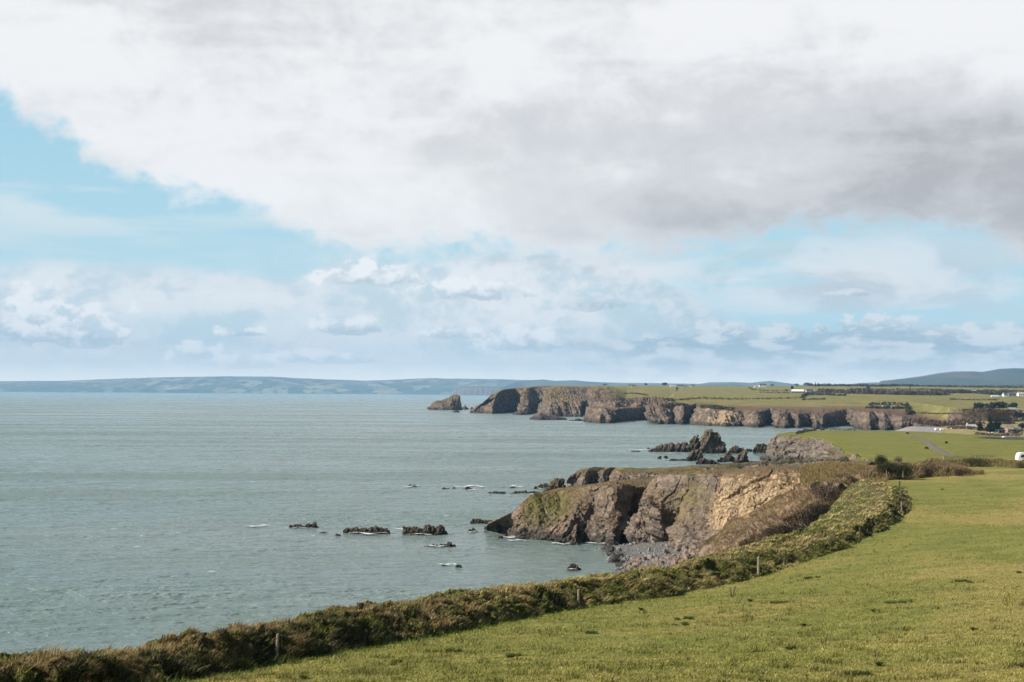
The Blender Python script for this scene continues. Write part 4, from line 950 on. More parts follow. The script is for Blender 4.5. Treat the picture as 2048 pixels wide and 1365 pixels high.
Xq, Yq = Xq[kq], Yq[kq]; rq = np.stack([Xq, Yq, field_z(Xq, Yq)], 1); sq = fbm(rq*.2+3, 3)
parts.append(blades(rq, RS.uniform(.25, .75, len(rq)), RS.uniform(.03, .08, len(rq)), np.stack([RS.normal(.4, .3, len(rq)), RS.normal(0, .3, len(rq))], 1), np.where((sq > -.05)[:, None], pick(len(rq), [STRAW, TAN, GREEN2], [3, 3, 2]), pick(len(rq), [TAN, BRN, GREEN2], [2, 3, 2]))))
stuff('rough_grass', 'tawny rough grass on the mounds at the far side of the pasture', 'grass', parts)
def leafball(name, label, cat, centres, n, size, cols, w, group=None, parent=None, rs=RS, spike=0.0):
    "foliage of many small leaf faces spread through overlapping clumps; centres: (x,y,z,rx,ry,rz)"
    V = []; C = np.array(centres); vol = C[:, 3]*C[:, 4]*C[:, 5]; k = rs.choice(len(C), n, p=vol/vol.sum())
    d = rs.normal(size=(n, 3)); d /= np.linalg.norm(d, axis=1)[:, None]; rad = rs.rand(n)**.45
    p = C[k, :3]+d*C[k, 3:6]*rad[:, None]
    p = p[(fbm(p*(1.6/np.mean(C[:, 3])), 2) > -.22)]; n = len(p)
    a = rs.normal(size=(n, 3)); a /= np.linalg.norm(a, axis=1)[:, None]; a[:, 2] += spike; b = np.cross(a, rs.normal(size=(n, 3))); b /= np.linalg.norm(b, axis=1)[:, None]
    s = rs.uniform(.6, 1.4, (n, 1))*size
    V = np.stack([p-b*s*.5, p+a*s, p+b*s*.5], 1).reshape(-1, 3); Fc = np.arange(3*n).reshape(-1, 3)
    me = mesh_from(name, V, Fc, M_BLADE, False, {'tint': np.repeat(pick(n, cols, w, .35), 3, axis=0)})
    o = link(name, me, parent)
    if label: tag(o, label, cat, group)
    return o
GORSE = [(.028, .036, .012), (.05, .055, .018), (.02, .022, .01), (.075, .055, .03)]
M_BARK = plain('bark', (.09, .065, .045), (.045, .035, .025), 6, bmp=.05)
def stick(name, pts, r0, r1, mat, parent=None, n=6):
    V = []; pts = [np.array(p, float) for p in pts]; K = len(pts)
    for i, p in enumerate(pts):
        r = r0+(r1-r0)*i/(K-1); d = pts[min(i+1, K-1)]-pts[max(i-1, 0)]; d /= np.linalg.norm(d); u = np.cross(d, [0.3, .9, .1]); u /= np.linalg.norm(u); w = np.cross(d, u)
        for j in range(n): a = 2*math.pi*j/n; V.append(p+r*(u*math.cos(a)+w*math.sin(a)))
    Fc = [(i*n+j, i*n+(j+1) % n, (i+1)*n+(j+1) % n, (i+1)*n+j) for i in range(K-1) for j in range(n)]
    V.append(pts[-1]); t = len(V)-1
    Fc += [((K-1)*n+j, (K-1)*n+(j+1) % n, t, t) for j in range(n)]
    me = bpy.data.meshes.new(name); me.from_pydata([tuple(v) for v in V], [], [tuple(dict.fromkeys(f)) for f in Fc]); me.materials.append(mat)
    return link(name, me, parent)
def bush(label, px, pf, w, h, Y, n=2600, name='gorse_bush', cols=GORSE, ww=(4, 3, 2, 1), size=.09, group=None, extra=0):
    x, y, z = P(px, pf, Y); sc = Y/F; W = w*sc/2; H = h*sc
    root = empty(name, (0, 0, 0)); tag(root, label, 'bush', group)
    cs = [(x+RS.uniform(-.6, .6)*W, y+RS.uniform(-.4, .4)*W, z+H*RS.uniform(.35, .6), W*RS.uniform(.4, .6), W*.5, H*RS.uniform(.3, .45)) for _ in range(5)]+[(x, y, z+H*.35, W*.85, W*.6, H*.42), (x+RS.uniform(-.2, .2)*W, y, z+H*.62, W*.4, W*.4, H*.36)]
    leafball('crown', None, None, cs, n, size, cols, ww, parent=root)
    for k in range(4): stick('stem', [(x+RS.uniform(-.2, .2)*W, y, z-.3), (x+RS.uniform(-.4, .4)*W, y+.1, z+H*.45), (x+RS.uniform(-.7, .7)*W, y+.1, z+H*.8)], .06, .02, M_BARK, root)
    return root
bush('tawny scrub on the clifftop between the ochre scar and the gully head', 1688, 958, 44, 14, 216, 3000, 'scrub', [(.26, .19, .11), (.16, .12, .06), (.12, .12, .04)], (3, 3, 2))
bush('tawny bracken clump on the clifftop at the right end of the ochre scar', 1634, 962, 52, 18, 240, 4200, 'scrub', [(.26, .19, .11), (.16, .12, .06), (.14, .13, .04)], (3, 3, 2))
bush('tall dark gorse bush standing above the mound, pointed top', 1762, 934, 34, 26, 214, 4200)
bush('dark spreading gorse on the shaded flank below the tall bush', 1778, 948, 62, 28, 211, 6500)
bush('dark gorse sprawling right of the tall bush down to the pasture', 1806, 952, 50, 27, 210, 5200)
bush('pale leafless scrub beside the tall gorse bush', 1796, 927, 22, 16, 216, 900, 'scrub', [(.25, .20, .15), (.13, .10, .07), (.05, .05, .02)], (3, 3, 1))
bush('low brown scrub on the bank left of the rail fence', 1858, 944, 44, 13, 212, 2600, 'scrub', [(.16, .10, .07), (.06, .05, .03), (.09, .08, .03)], (3, 3, 2))
bush('dark scrub at the right end of the overgrown bank', 1922, 950, 40, 14, 213, 2200, 'scrub', [(.10, .07, .05), (.045, .04, .022), (.07, .06, .02)], (3, 3, 2))
bush('green scrub clump in the hedge under the rail fence', 1948, 928, 70, 14, 263, 3000, 'scrub', [(.06, .065, .02), (.10, .08, .04), (.03, .035, .012)], (4, 2, 2), .1)
bush('olive scrub in the hedge corner right by the white van', 2046, 938, 40, 15, 252, 3000, 'scrub', [(.10, .10, .03), (.16, .12, .06), (.05, .055, .02)], (4, 2, 2), .1)
# bramble thicket in the gully
BR = [(.16, .115, .085), (.075, .05, .038), (.24, .19, .15), (.03, .025, .02)]
bush('tangle of grey brown dead brambles at the head of the gully', 1650, 1000, 60, 34, 176, 7000, 'bramble_thicket', BR, (3, 3, 1.5, 2), .10)
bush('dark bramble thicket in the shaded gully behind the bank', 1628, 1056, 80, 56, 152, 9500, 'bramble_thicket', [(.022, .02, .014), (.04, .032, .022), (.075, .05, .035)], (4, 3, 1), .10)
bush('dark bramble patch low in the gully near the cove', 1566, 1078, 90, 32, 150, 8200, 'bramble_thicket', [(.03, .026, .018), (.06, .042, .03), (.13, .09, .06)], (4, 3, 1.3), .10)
bush('brown bramble patch at the lower edge of the landslip', 1500, 1098, 60, 20, 150, 4000, 'bramble_thicket', [(.05, .04, .02), (.10, .07, .045), (.17, .12, .08)], (3, 3, 2), .10)
# ------------------------------------------------------------------ weeds in the pasture
def ghit(px, py):
    h = hit(px, py); return h
def dock(label, px, py, wpx, name='dock_plant', col=((.075, .10, .022), (.12, .15, .035), (.21, .20, .06)), up=.13, n=None):
    h = hit(px, py)
    W = wpx/F*h.y/2; n = n or int(50+wpx*7); rs = RS
    nc = 1 if wpx < 30 else max(3, int(wpx/6)); cx = rs.uniform(-1, 1, nc)*W*.85; cy_ = rs.normal(0, .28, nc)*W*1.4; cr_ = rs.uniform(.12, .32, nc)*min(W, .9)
    kk = rs.randint(0, nc, n); a = rs.uniform(0, 6.28, n); rr = rs.rand(n)**.7*cr_[kk]; p = np.stack([h.x+cx[kk]+np.cos(a)*rr, h.y+cy_[kk]+np.sin(a)*rr*1.3, 0*a], 1)
    p[:, 2] = field_z(p[:, 0], p[:, 1])
    me_ = blades(p, rs.uniform(.4, 1.3, n)*up, rs.uniform(.03, .07, n), rs.normal(0, .9, (n, 2)), pick(n, col, [4, 3, .8]))
    o = link(name, mesh_from(name, me_[0]-np.array([h.x, h.y, h.z]), me_[1], M_BLADE, False, {'tint': me_[2]})); o.location = h
    tag(o, label, 'weed', 'weed clumps in the pasture'); return o
for a in [('broad dark dock clump in the middle of the pasture, largest of all', 1362, 1240, 52), ('dock clump lying below and left of the largest clump', 1186, 1268, 34), ('small round dock clump close to the bank fence post', 1286, 1221, 22), ('thin weed patch just under the largest dock clump', 1358, 1251, 36),
          ('flat grey green weed patch near the turn of the bank', 1621, 1157, 38), ('leafy dark tuft in the lower right pasture', 1580, 1299, 32), ('dark weed mat above the pasture hollow', 1562, 1206, 40), ('sparse weed patch right of the dry dock stalks', 1495, 1203, 24), ('long thin weed patch in the middle distance of the pasture', 1930, 1164, 36),
          ('small dark weed patch towards the right edge of the pasture', 2035, 1148, 26), ('dark blotch of weeds in the upper pasture', 1885, 980, 20), ('narrow dark weed streak right of centre in the pasture', 1745, 1224, 26), ('brown weed tuft at the bottom of the pasture', 1716, 1351, 46), ('short weed clump near the bottom right corner', 1948, 1262, 20), ('weed patch below the foreground bank shadow', 800, 1327, 34), ('low weeds beside the foot of the foreground bank', 905, 1303, 40), ('small leafy weed group in the lower left pasture', 1030, 1314, 34), ('green weed tuft at the lower edge under the bank', 606, 1358, 22), ('pale weed group right of the narrow weed streak', 1800, 1206, 60), ('tuft of weeds beside the right frame edge', 2044, 1335, 20), ('weed clump with brown seed heads low in the pasture', 1752, 1333, 26), ('grey leaved weed near the centre bottom of the pasture', 1600, 1253, 18)]:
    dock(*a)
h = hit(1464, 1196)
root = empty('dry_dock', (h.x, h.y, h.z)); tag(root, 'dry brown dock stalks standing upright in the pasture', 'weed', 'weed clumps in the pasture')
for k in range(6):
    dx = RS.uniform(-.25, .25); stick('stalk', [(dx*.3, 0, 0), (dx*.8, 0, .35), (dx*1.2, .02, RS.uniform(.5, .8))], .012, .012, M_BARK, root, 5)
# ------------------------------------------------------------------ fence posts
M_POST = plain('weathered_wood', (.30, .25, .20), (.17, .14, .11), 9, bmp=.02)
M_PDARK = plain('dark_wood', (.07, .055, .045), (.04, .03, .025), 9)
M_WIRE = plain('rusty_wire', (.16, .12, .10), (.09, .07, .06), 9)
def post(label, px, pf, pt, wpx=6, mat=M_POST, lean=0.0, Y=None):
    if Y is None: h = hit(px, pf)
    else: h = Vector(P(px, pf, Y))
    H = (pf-pt)/F*h.y; W = max(wpx/F*h.y, .07)*.85
    root = empty('fence_post', (h.x, h.y, h.z)); tag(root, label, 'fence post', 'wooden posts along the bank')
    import bmesh
    bm = bmesh.new(); r = bmesh.ops.create_cone(bm, cap_ends=True, segments=9, radius1=W*.52, radius2=W*.46, depth=H+.4)
    for v_ in bm.verts:
        z = v_.co.z+(H-.4)/2; tp = v_.co.z > 0
        v_.co.x *= 1+.05*math.sin(v_.co.y*90); v_.co.z = z
        if tp: v_.co.z += .25*v_.co.x; v_.co.x += lean
    bmesh.ops.bevel(bm, geom=[e for e in bm.edges if all(v_.co.z > H*.8 for v_ in e.verts)], offset=W*.08, segments=1, affect='EDGES')
    me = bpy.data.meshes.new('post'); bm.to_mesh(me); bm.free(); me.materials.append(mat); link('post', me, root)
    V = []
    for k in (.55, .85): 
        s = stick('staple', [(-W*.5+lean*k, -W*.3, H*k), (W*.5+lean*k, -W*.45, H*k+.01)], .012, .012, M_WIRE, root, 4)
    return (h, H)
PST = [post('leaning grey fence post in the shaded bank face, nearest the viewer', 552, 1326, 1268, 7, lean=.06),
 post('pale fence post at the foot of the bank opposite the domed cove boulder', 1157, 1216, 1179, 6),
 post('fence post on the bank where it starts to climb towards the gully', 1517, 1148, 1114, 6),
 post('dark fence post on the steep curve of the bank', 1720, 1082, 1054, 4, M_PDARK),
 post('pale fence post half way up the shaded end of the bank', 1803, 1021, 1003, 3),
 post('thin dark fence post at the far end of the bank', 1799, 977, 962, 3, M_PDARK, Y=190),
 post('pale stub of a post in front of the dark gorse, left one', 1773, 948, 941, 1.5, M_POST, Y=206), post('pale stub of a post in front of the dark gorse, right one', 1806, 950, 942.5, 1.5, M_POST, Y=206),
 post('pale short post on the tawny mound', 1738, 950, 943, 1.5, M_POST, Y=212)]
# ------------------------------------------------------------------ rail fence, van
M_RAIL = plain('pale_timber', (.42, .33, .22), (.30, .23, .15), 4)
root = empty('rail_fence', P(1890, 922, 285)); tag(root, 'pale timber post and rail fence beyond the hedge at the track', 'fence')
o0 = Vector(P(1890, 922, 285))
def fpt(px, py): return Vector(P(px, py, 285+(px-1890)*.09))-o0
ft = [(1887, 914), (1900, 914.5), (1914, 914.8), (1928, 914), (1940, 912.3), (1952, 911), (1964, 911.2), (1978, 911), (1992, 910.3)]
for a, b in zip(ft[:-1], ft[1:]):
    for d in (0, 3.2): stick('rail', [fpt(a[0], a[1]+d), fpt(b[0], b[1]+d)], .07, .07, M_RAIL, root, 4)
for a in ft: stick('post', [fpt(a[0], a[1]+10), fpt(a[0], a[1]-1.2)], .09, .09, M_RAIL, root, 5)
import bmesh
def box(name, x0, x1, y0, y1, z0, z1, mat, parent=None, bev=0.0, taper=None):
    bm = bmesh.new(); bmesh.ops.create_cube(bm, size=1)
    for v_ in bm.verts:
        v_.co = Vector((x0 if v_.co.x < 0 else x1, y0 if v_.co.y < 0 else y1, z0 if v_.co.z < 0 else z1))
    if taper:
        for v_ in bm.verts:
            if v_.co.z > (z0+z1)/2: v_.co = Vector(taper(v_.co))
    if bev: bmesh.ops.bevel(bm, geom=bm.edges[:], offset=bev, segments=3, affect='EDGES')
    me = bpy.data.meshes.new(name); bm.to_mesh(me); bm.free(); me.materials.append(mat); return link(name, me, parent)
def cyl(name, x, y, z, r, d, mat, parent, axis='Y'):
    bm = bmesh.new(); bmesh.ops.create_cone(bm, cap_ends=True, segments=20, radius1=r, radius2=r, depth=d)
    for v_ in bm.verts: v_.co = Vector((v_.co.x, v_.co.z, v_.co.y))+Vector((x, y, z))
    me = bpy.data.meshes.new(name); bm.to_mesh(me); bm.free(); me.materials.append(mat); return link(name, me, parent)
M_WHITE = plain('white_paint', (.78, .78, .77), (.72, .72, .71), .5, .35, .5)
M_GLASS = plain('dark_glass', (.02, .025, .03), (.03, .035, .04), 1, .1, .6)
M_TYRE = plain('rubber', (.02, .02, .02)); M_METAL = plain('wheel_metal', (.4, .4, .4), None, 3, .4, .5); M_LAMP = plain('lamp_plastic', (.5, .5, .48), None, 3, .2, .5); M_RED = plain('red_lens', (.3, .02, .02))
vx, vy, vz = P(2033, 926, 300)
van = empty('white_van', (vx, vy, vz)); tag(van, 'white camper van parked behind the hedge at the right edge', 'van')
def body(name, prof, y0, y1, mat, parent, bev=.06):
    "side outline (x,z) extruded across y"
    bm = bmesh.new(); a = [bm.verts.new((x, y0, z)) for x, z in prof]; f_ = bm.faces.new(a)
    r = bmesh.ops.extrude_face_region(bm, geom=[f_]); 
    for g in r['geom']:
        if isinstance(g, bmesh.types.BMVert): g.co.y = y1
    bmesh.ops.recalc_face_normals(bm, faces=bm.faces[:]); bmesh.ops.bevel(bm, geom=bm.edges[:], offset=bev, segments=2, affect='EDGES')
    me = bpy.data.meshes.new(name); bm.to_mesh(me); bm.free(); me.materials.append(mat); return link(name, me, parent)
body('body', [(0, .35), (0, 1.0), (.12, 1.55), (.35, 2.05), (.7, 2.2), (5.3, 2.2), (5.45, 2.0), (5.5, .35)], -.95, .95, M_WHITE, van, .05)
for nm, x0, x1 in (('window', .55, 1.5), ('window', 1.75, 3.3), ('window', 3.5, 5.1)):
    w = body(nm, [(x0, 1.22), (x0+(.16 if x0 < 1 else 0), 1.78), (x1, 1.78), (x1, 1.22)], -.975, -.94, M_GLASS, van, .01)
body('windscreen', [(.06, 1.3), (.28, 1.88), (.31, 1.87), (.10, 1.29)], -.75, .75, M_GLASS, van, .004)
box('bumper', -.06, .12, -.93, .93, .35, .6, M_TYRE, van, .03)
for s in (-1, 1): box('headlight', -.02, .1, s*.72-.14, s*.72+.14, .72, .92, M_LAMP, van, .02); box('tail_light', 5.44, 5.53, s*.85-.06, s*.85+.06, .8, 1.2, M_RED, van, .01)
for x in (1.0, 4.4):
    for s in (-1, 1):
        w = cyl('wheel', x, s*.86, .34, .34, .22, M_TYRE, van); cyl('rim', x, s*.975, .34, .2, .03, M_METAL, w)
box('wing_mirror', .5, .62, -1.15, -.97, 1.2, 1.42, M_TYRE, van, .02)
# ------------------------------------------------------------------ track on the middle headland
def ribbon(name, label, cat, pts, width, mat, lift=.12, n=90):
    D = resample(np.array(pts, float), np.linspace(0, len(pts)-1, n), True); C = [hit(a, b) for a, b in D]
    C = [c for c in C if c]; V = []; w_ = width
    for i, c in enumerate(C):
        d = (C[min(i+1, len(C)-1)]-C[max(i-1, 0)]); d.z = 0; d.normalize(); s = Vector((-d.y, d.x, 0))
        ww = w_*(1+.15*math.sin(i*.9))
        for k in (-1, -.5, 0, .5, 1):
            q = c+s*k*ww/2; z = ground(q.x, q.y) or c.z; V.append((q.x, q.y, max(z, c.z-1)+lift-(.1 if abs(k) == 1 else 0)))
    return tag(link(name, mesh_from(name, V, gridfaces(len(C), 5), mat, True)), label, cat, kind='structure')
M_TRACK = plain('worn_tarmac', (.15, .13, .12), (.10, .088, .08), .3)
M_ROADF = plain('far_road', (.28, .26, .25), (.2, .19, .18), .1)
ribbon('track', 'grey purple track crossing the green middle headland', 'track', [(1812, 871), (1826, 873), (1840, 877), (1856, 885), (1866, 893), (1878, 901), (1896, 909), (1915, 913)], 2.5, M_TRACK)
ribbon('road', 'pale road bending down to the valley houses', 'road', [(1984, 807), (2002, 809), (2016, 812), (2026, 818), (2040, 824), (2070, 828)], 8, M_ROADF, .5)
# ------------------------------------------------------------------ valley shingle, dune and car park
def valley():
    xx, yy = np.meshgrid(np.linspace(150, 700, 140), np.linspace(640, 1500, 160))
    x, y = xx.ravel(), yy.ravel(); px = x/y*F+1024
    q = np.stack([x, y, 0*x], 1)
    z = -1.5+5.5*sstep(1770, 1830, px)+1.5*sstep(1850, 1950, px)*sstep(760, 900, y)+.5*fbm(q*.02, 3)
    z = z+2.0*np.exp(-((px-1925)/60)**2-((y-870)/70)**2)*(px > 1860)
    green = sstep(1880, 1900, px+.06*(y-900))
    mk = np.stack([0*x, .3+.9*green, 0*x], 1); return np.stack([x, y, z], 1), mk, green
v, mk, green = valley()
def dune_mat():
    m, nt, b = material('dune'); p = pos(nt); at = nt.new('ShaderNodeVertexColor', layer_name='mask'); sp = nt.new('ShaderNodeSeparateColor'); nt.l.new(at.outputs[0], sp.inputs[0])
    n = nt.noise(p, .12, 5, .65); n2 = nt.noise(p, .6, 4, .7)
    s = nt.mix(nt.ss(n2, .35, .65), (.30, .27, .27), (.19, .175, .17)); g = nt.mix(nt.ss(n, .42, .58), (.30, .25, .09), (.20, .15, .085)); g = nt.mix(nt.m('MULTIPLY', nt.ss(n2, .5, .65), .4), g, (.10, .09, .05))
    nt.put(b.inputs['Base Color'], nt.mix(nt.ss(nt.m('ADD', sp.outputs[1], nt.m('MULTIPLY', nt.m('SUBTRACT', n2, .5), .3)), .6, .8), s, g)); bump(nt, b, n2, .6); return m
me = mesh_from('valley', v, gridfaces(160, 140), dune_mat(), True, {'mask': mk}); tag(link('ground', me), 'storm beach and tawny dune grass on the valley floor', 'ground', kind='structure'); add_bvh(me)
ribbon('car_park', 'dark tarmac car park beyond the green headland', 'car park', [(1998, 877.5), (2020, 877), (2060, 878), (2120, 880)], 26, plain('tarmac', (.07, .075, .085), (.05, .05, .055), .2), .35, 30)
# ------------------------------------------------------------------ hedges and far lines
def hedge(label, pts, hgt, wid, cols=((.035, .04, .02), (.06, .055, .03), (.09, .07, .045)), w=(3, 3, 1.5), name='hedge', leaf=None, dens=1.0, cat='hedge', group='hedges between the far fields'):
    D = resample(np.array(pts, float), np.linspace(0, len(pts)-1, 60), False); C = [hit(a, b) for a, b in D]; C = [np.array(c) for c in C if c]
    if len(C) < 3: print('HEDGE MISS', label); return
    C = np.array(C); L = np.concatenate([[0], np.cumsum(np.linalg.norm(np.diff(C, axis=0), axis=1))])
    n = int(min(9000, max(500, L[-1]*hgt*2.2*dens*(1200/C[:, 1].mean())**1.3))); t = RS.uniform(0, L[-1], n)
    p = np.stack([np.interp(t, L, C[:, k]) for k in range(3)], 1)
    bumpy = .65+.6*np.clip(fbm(p*.06+len(label), 3), -.5, .9); a = RS.uniform(-math.pi/2, math.pi/2, n); rr = RS.rand(n)**.4
    p[:, 1] += RS.uniform(-.5, .5, n)*wid; p[:, 0] += RS.normal(0, .3, n)*wid*.4
    p[:, 2] += hgt*bumpy*RS.rand(n)**.8
    s = (leaf or hgt*.33)*RS.uniform(.6, 1.4, (n, 1)); aa = RS.normal(size=(n, 3)); aa /= np.linalg.norm(aa, axis=1)[:, None]; bb = np.cross(aa, RS.normal(size=(n, 3))); bb /= np.linalg.norm(bb, axis=1)[:, None]
    V = np.stack([p-bb*s*.6, p+aa*s, p+bb*s*.6], 1).reshape(-1, 3)
    me = mesh_from(name, V, np.arange(3*n).reshape(-1, 3), M_BLADE, False, {'tint': np.repeat(pick(n, cols, w, .3), 3, axis=0)})
    return tag(link(name, me), label, cat, group)
OLV = ((.05, .055, .025), (.09, .08, .04), (.12, .09, .055)); BRW = ((.12, .08, .055), (.07, .05, .035), (.05, .05, .025))
W_ = ((.10, .085, .065), (.05, .045, .035), (.07, .065, .04))
hedge('dark stone field wall curving along the seaward rim of the green headland', [(1593, 869), (1604, 866), (1620, 862.5), (1640, 861), (1680, 861.5), (1712, 863)], 1.8, 2.0, W_, name='field_wall', leaf=.5, dens=1.6, cat='wall', group=None)
hedge('dark fence line of brush along the turf behind the ochre scar', [(1478, 937), (1510, 931), (1545, 928), (1600, 926), (1640, 923), (1700, 924)], 1.2, 1.5, OLV, leaf=.3, dens=1.4, group=None)
HL = [('long hedge across the middle of the far pasture', [(1400, 798), (1450, 799.5), (1500, 799), (1560, 798.5), (1604, 797)], 3, 3, OLV),
 ('dark corner hedge joining the long hedge to the farm hedge', [(1604, 797), (1609, 792), (1616, 790.5), (1650, 791), (1692, 792.5)], 5, 4, None),
 ('short dark hedge stub below the corner hedge', [(1604, 801), (1630, 800), (1652, 799.5)], 3, 3, None),
 ('hedge below the white farmhouse', [(1498, 776), (1504, 780), (1530, 782.5), (1580, 783.5), (1610, 784)], 3, 3, OLV),
 ('brown hedge along the road left of the farm barn', [(1520, 786), (1560, 787), (1600, 786), (1640, 786)], 3, 4, BRW),
 ('wide grey brown scrub belt right of the farm sheds', [(1640, 786), (1680, 787), (1720, 788), (1760, 789), (1800, 790), (1870, 791), (1890, 790)], 9, 30, BRW),
 ('upper hedge over the scrub belt', [(1700, 779), (1740, 780), (1780, 780.5), (1820, 780), (1870, 781)], 4, 5, None),
 ('skyline hedge right of the farmhouse', [(1600, 772), (1650, 773), (1700, 773), (1760, 774), (1800, 773), (1900, 775), (2048, 777)], 8, 14, None),
 ('scattered hedge below the skyline in front of the mountain', [(1860, 782), (1900, 784), (1940, 783), (2000, 784), (2048, 786)], 6, 20, BRW),
 ('dark hedge left of the bright white houses', [(1870, 788), (1900, 787), (1945, 787), (1990, 790), (2020, 790)], 7, 14, None),
 ('faint hedge across the upper right pasture', [(1900, 800), (1940, 801), (1980, 801.5), (2000, 801)], 3, 4, OLV),
 ('dark hedge above the brown gorse bank in the valley field', [(1950, 818), (1975, 817.5), (2000, 816), (2030, 816)], 6, 6, None),
 ('brown gorse bank under the dark valley hedge', [(1952, 822), (1980, 824), (2010, 827), (2040, 830)], 5, 24, BRW),
 ('thin brown line across the field above the beach', [(1836, 828), (1880, 829), (1940, 829), (1975, 828)], 2.5, 4, BRW),
 ('hedge around the caravan enclosure, upper side', [(1738, 812), (1746, 810), (1770, 810.5), (1800, 811), (1812, 813)], 4, 3, None),
 ('hedge around the caravan enclosure, seaward side', [(1732, 817), (1750, 817.5), (1780, 818), (1810, 818.5)], 4, 3, None),
 ('dark hedge running down from the enclosure to the cliff', [(1814, 813), (1815, 820), (1816, 830)], 6, 4, None),
 ('small dark scrub patch right of the enclosure hedge', [(1822, 826), (1829, 828)], 3, 5, None),
 ('short dark hedge beside the inner cliffs', [(1322, 813), (1350, 812), (1370, 811.5)], 3.5, 5, None),
 ('thin brown hedge from the inner cliffs across the pasture', [(1325, 800), (1345, 802), (1374, 800), (1400, 798)], 3, 4, BRW),
 ('dark scrub patch on the slope of the inner field', [(1250, 789), (1270, 788), (1296, 792)], 3, 14, OLV),
 ('brown scrub fringe above the ochre part of the long cliffs', [(1400, 815), (1440, 818), (1465, 822)], 4, 14, OLV),
 ('brown scrub slope behind the beach', [(1830, 845), (1860, 850), (1890, 852), (1930, 850), (1950, 852)], 5, 34, BRW),
 ('brown scrub behind the dunes beside the shed', [(1900, 858), (1930, 858), (1950, 860)], 3, 10, BRW),
 ('dark scrub behind the dunes near the cottages', [(1960, 862), (1990, 863), (2048, 864)], 3, 10, BRW),
 ('brown reeds beside the car park', [(1955, 870), (1985, 872), (2048, 872)], 2.5, 12, BRW)]
for lb, pts, hg, wd, cl in HL:
    hedge(lb, pts, hg, wd, cl or ((.03, .035, .018), (.05, .045, .025), (.07, .06, .035)))
# ------------------------------------------------------------------ trees
TC = [(.025, .035, .015), (.04, .045, .02), (.06, .05, .03), (.018, .02, .012)]
def tree(label, px, pf, pt, wpx, name='tree', cone=False, n=900, cols=TC, w=(4, 3, 1, 2), group='trees among the far farms', dy=0):
    h = hit(px, pf)
    if h is None: print('TREE MISS', label); return
    Y = h.y+dy; z = h.z; H = (pf-pt)/F*Y; W = wpx/F*Y/2; x = h.x*Y/h.y
    root = empty(name, (x, Y, z)); tag(root, label, 'tree', group)
    cs = []
    if cone:
        for k in range(7): t = k/6; cs.append((RS.uniform(-.1, .1)*W, 0, H*(.18+.78*t), W*(1-t*.85), W*(1-t*.85), H*.12))
    else:
        for k in range(8): a = RS.uniform(0, 6.28); cs.append((math.cos(a)*W*.5, math.sin(a)*W*.4, H*RS.uniform(.38, .8), W*.48, W*.48, H*.2))
        cs.append((0, 0, H*.6, W*.7, W*.7, H*.34))
    leafball('crown', None, None, cs, n, max(H*.07, .35), cols, w, parent=root)
    stick('trunk', [(0, 0, -1), (.02*W, 0, H*.35), (.06*W, 0, H*.8)], H*.04, H*.012, M_BARK, root)
    for s in (-1, 1): stick('limb', [(0, 0, H*.3), (s*W*.3, 0, H*.5), (s*W*.55, 0, H*.62)], H*.018, H*.006, M_BARK, root, 5)
for a in [('round dark tree left of the skyline cottages', 1328, 774, 765, 16, 'tree', False, 1500), ('small skyline tree above the inner cliffs', 1210, 773, 768, 14), ('low skyline tree clump right of the inner cliffs tree', 1262, 773, 768.5, 20), ('tiny pointed skyline tree between the two cottage groups', 1292, 773, 766, 8), ('low dark tree among the skyline cottages', 1370, 774.5, 770.5, 14),
          ('tree beside the white skyline farmhouse', 1545, 774, 768, 10), ('tall dark tree at the left end of the long barn', 1584, 784, 770, 7, 'tree', False, 900), ('squat dark tree left of the long barn', 1573, 784, 778, 10), ('bare tree right of the slate roofed farmhouse', 1646, 785, 775, 6), ('leaning bare tree beside the farm', 1656, 785, 777, 9), 
          ('broad skyline tree over the barn', 1593, 774, 767, 14), ('largest skyline tree right of the barn', 1613, 774, 764.5, 18, 'tree', False, 1500), ('slim skyline conifer, left of two', 1631, 774, 764.5, 4, 'conifer', True), ('slim skyline conifer, right of two', 1637, 774, 765.5, 4, 'conifer', True), ('long clump of skyline trees past the conifers', 1655, 774, 766.5, 22, 'tree', False, 1500), ('small skyline tree at the end of the clump', 1700, 775, 770, 12), ('skyline tree beside the foot of the mountain', 1764, 776, 769, 7), ('small skyline tree in front of the mountain slope', 1820, 777, 768.5, 6), ('bushy tree on the ridge between two fields', 1736, 781, 771.5, 12), ('round tree in the scrub belt', 1740, 789, 779, 10)]:
    tree(*a)
VG = 'trees around the valley village'
DG = [(.012, .018, .012), (.02, .028, .016), (.035, .04, .02)]
tree('tall dark conifer in the middle of the valley village', 1980, 866, 834, 20, 'conifer', True, 2600, DG, (3, 3, 1), VG)
tree('dark broad tree right of the tall village conifer', 1994, 866, 842, 20, 'tree', False, 2200, DG, (3, 3, 1), VG)
tree('pointed dark conifer behind the pale bungalow', 1960, 863, 840, 13, 'conifer', True, 1800, DG, (3, 3, 1), VG)
tree('large dark tree mass over the cottage on the right', 2034, 840, 822, 32, 'tree', False, 3000, DG, (3, 3, 1), VG)
tree('dark trees behind the terraced cottages', 2018, 852, 842, 40, 'tree', False, 2400, DG, (3, 3, 1), VG)
tree('dark tree at the right end of the terraced cottages', 2044, 862, 845, 18, 'tree', False, 1600, DG, (3, 3, 1), VG)
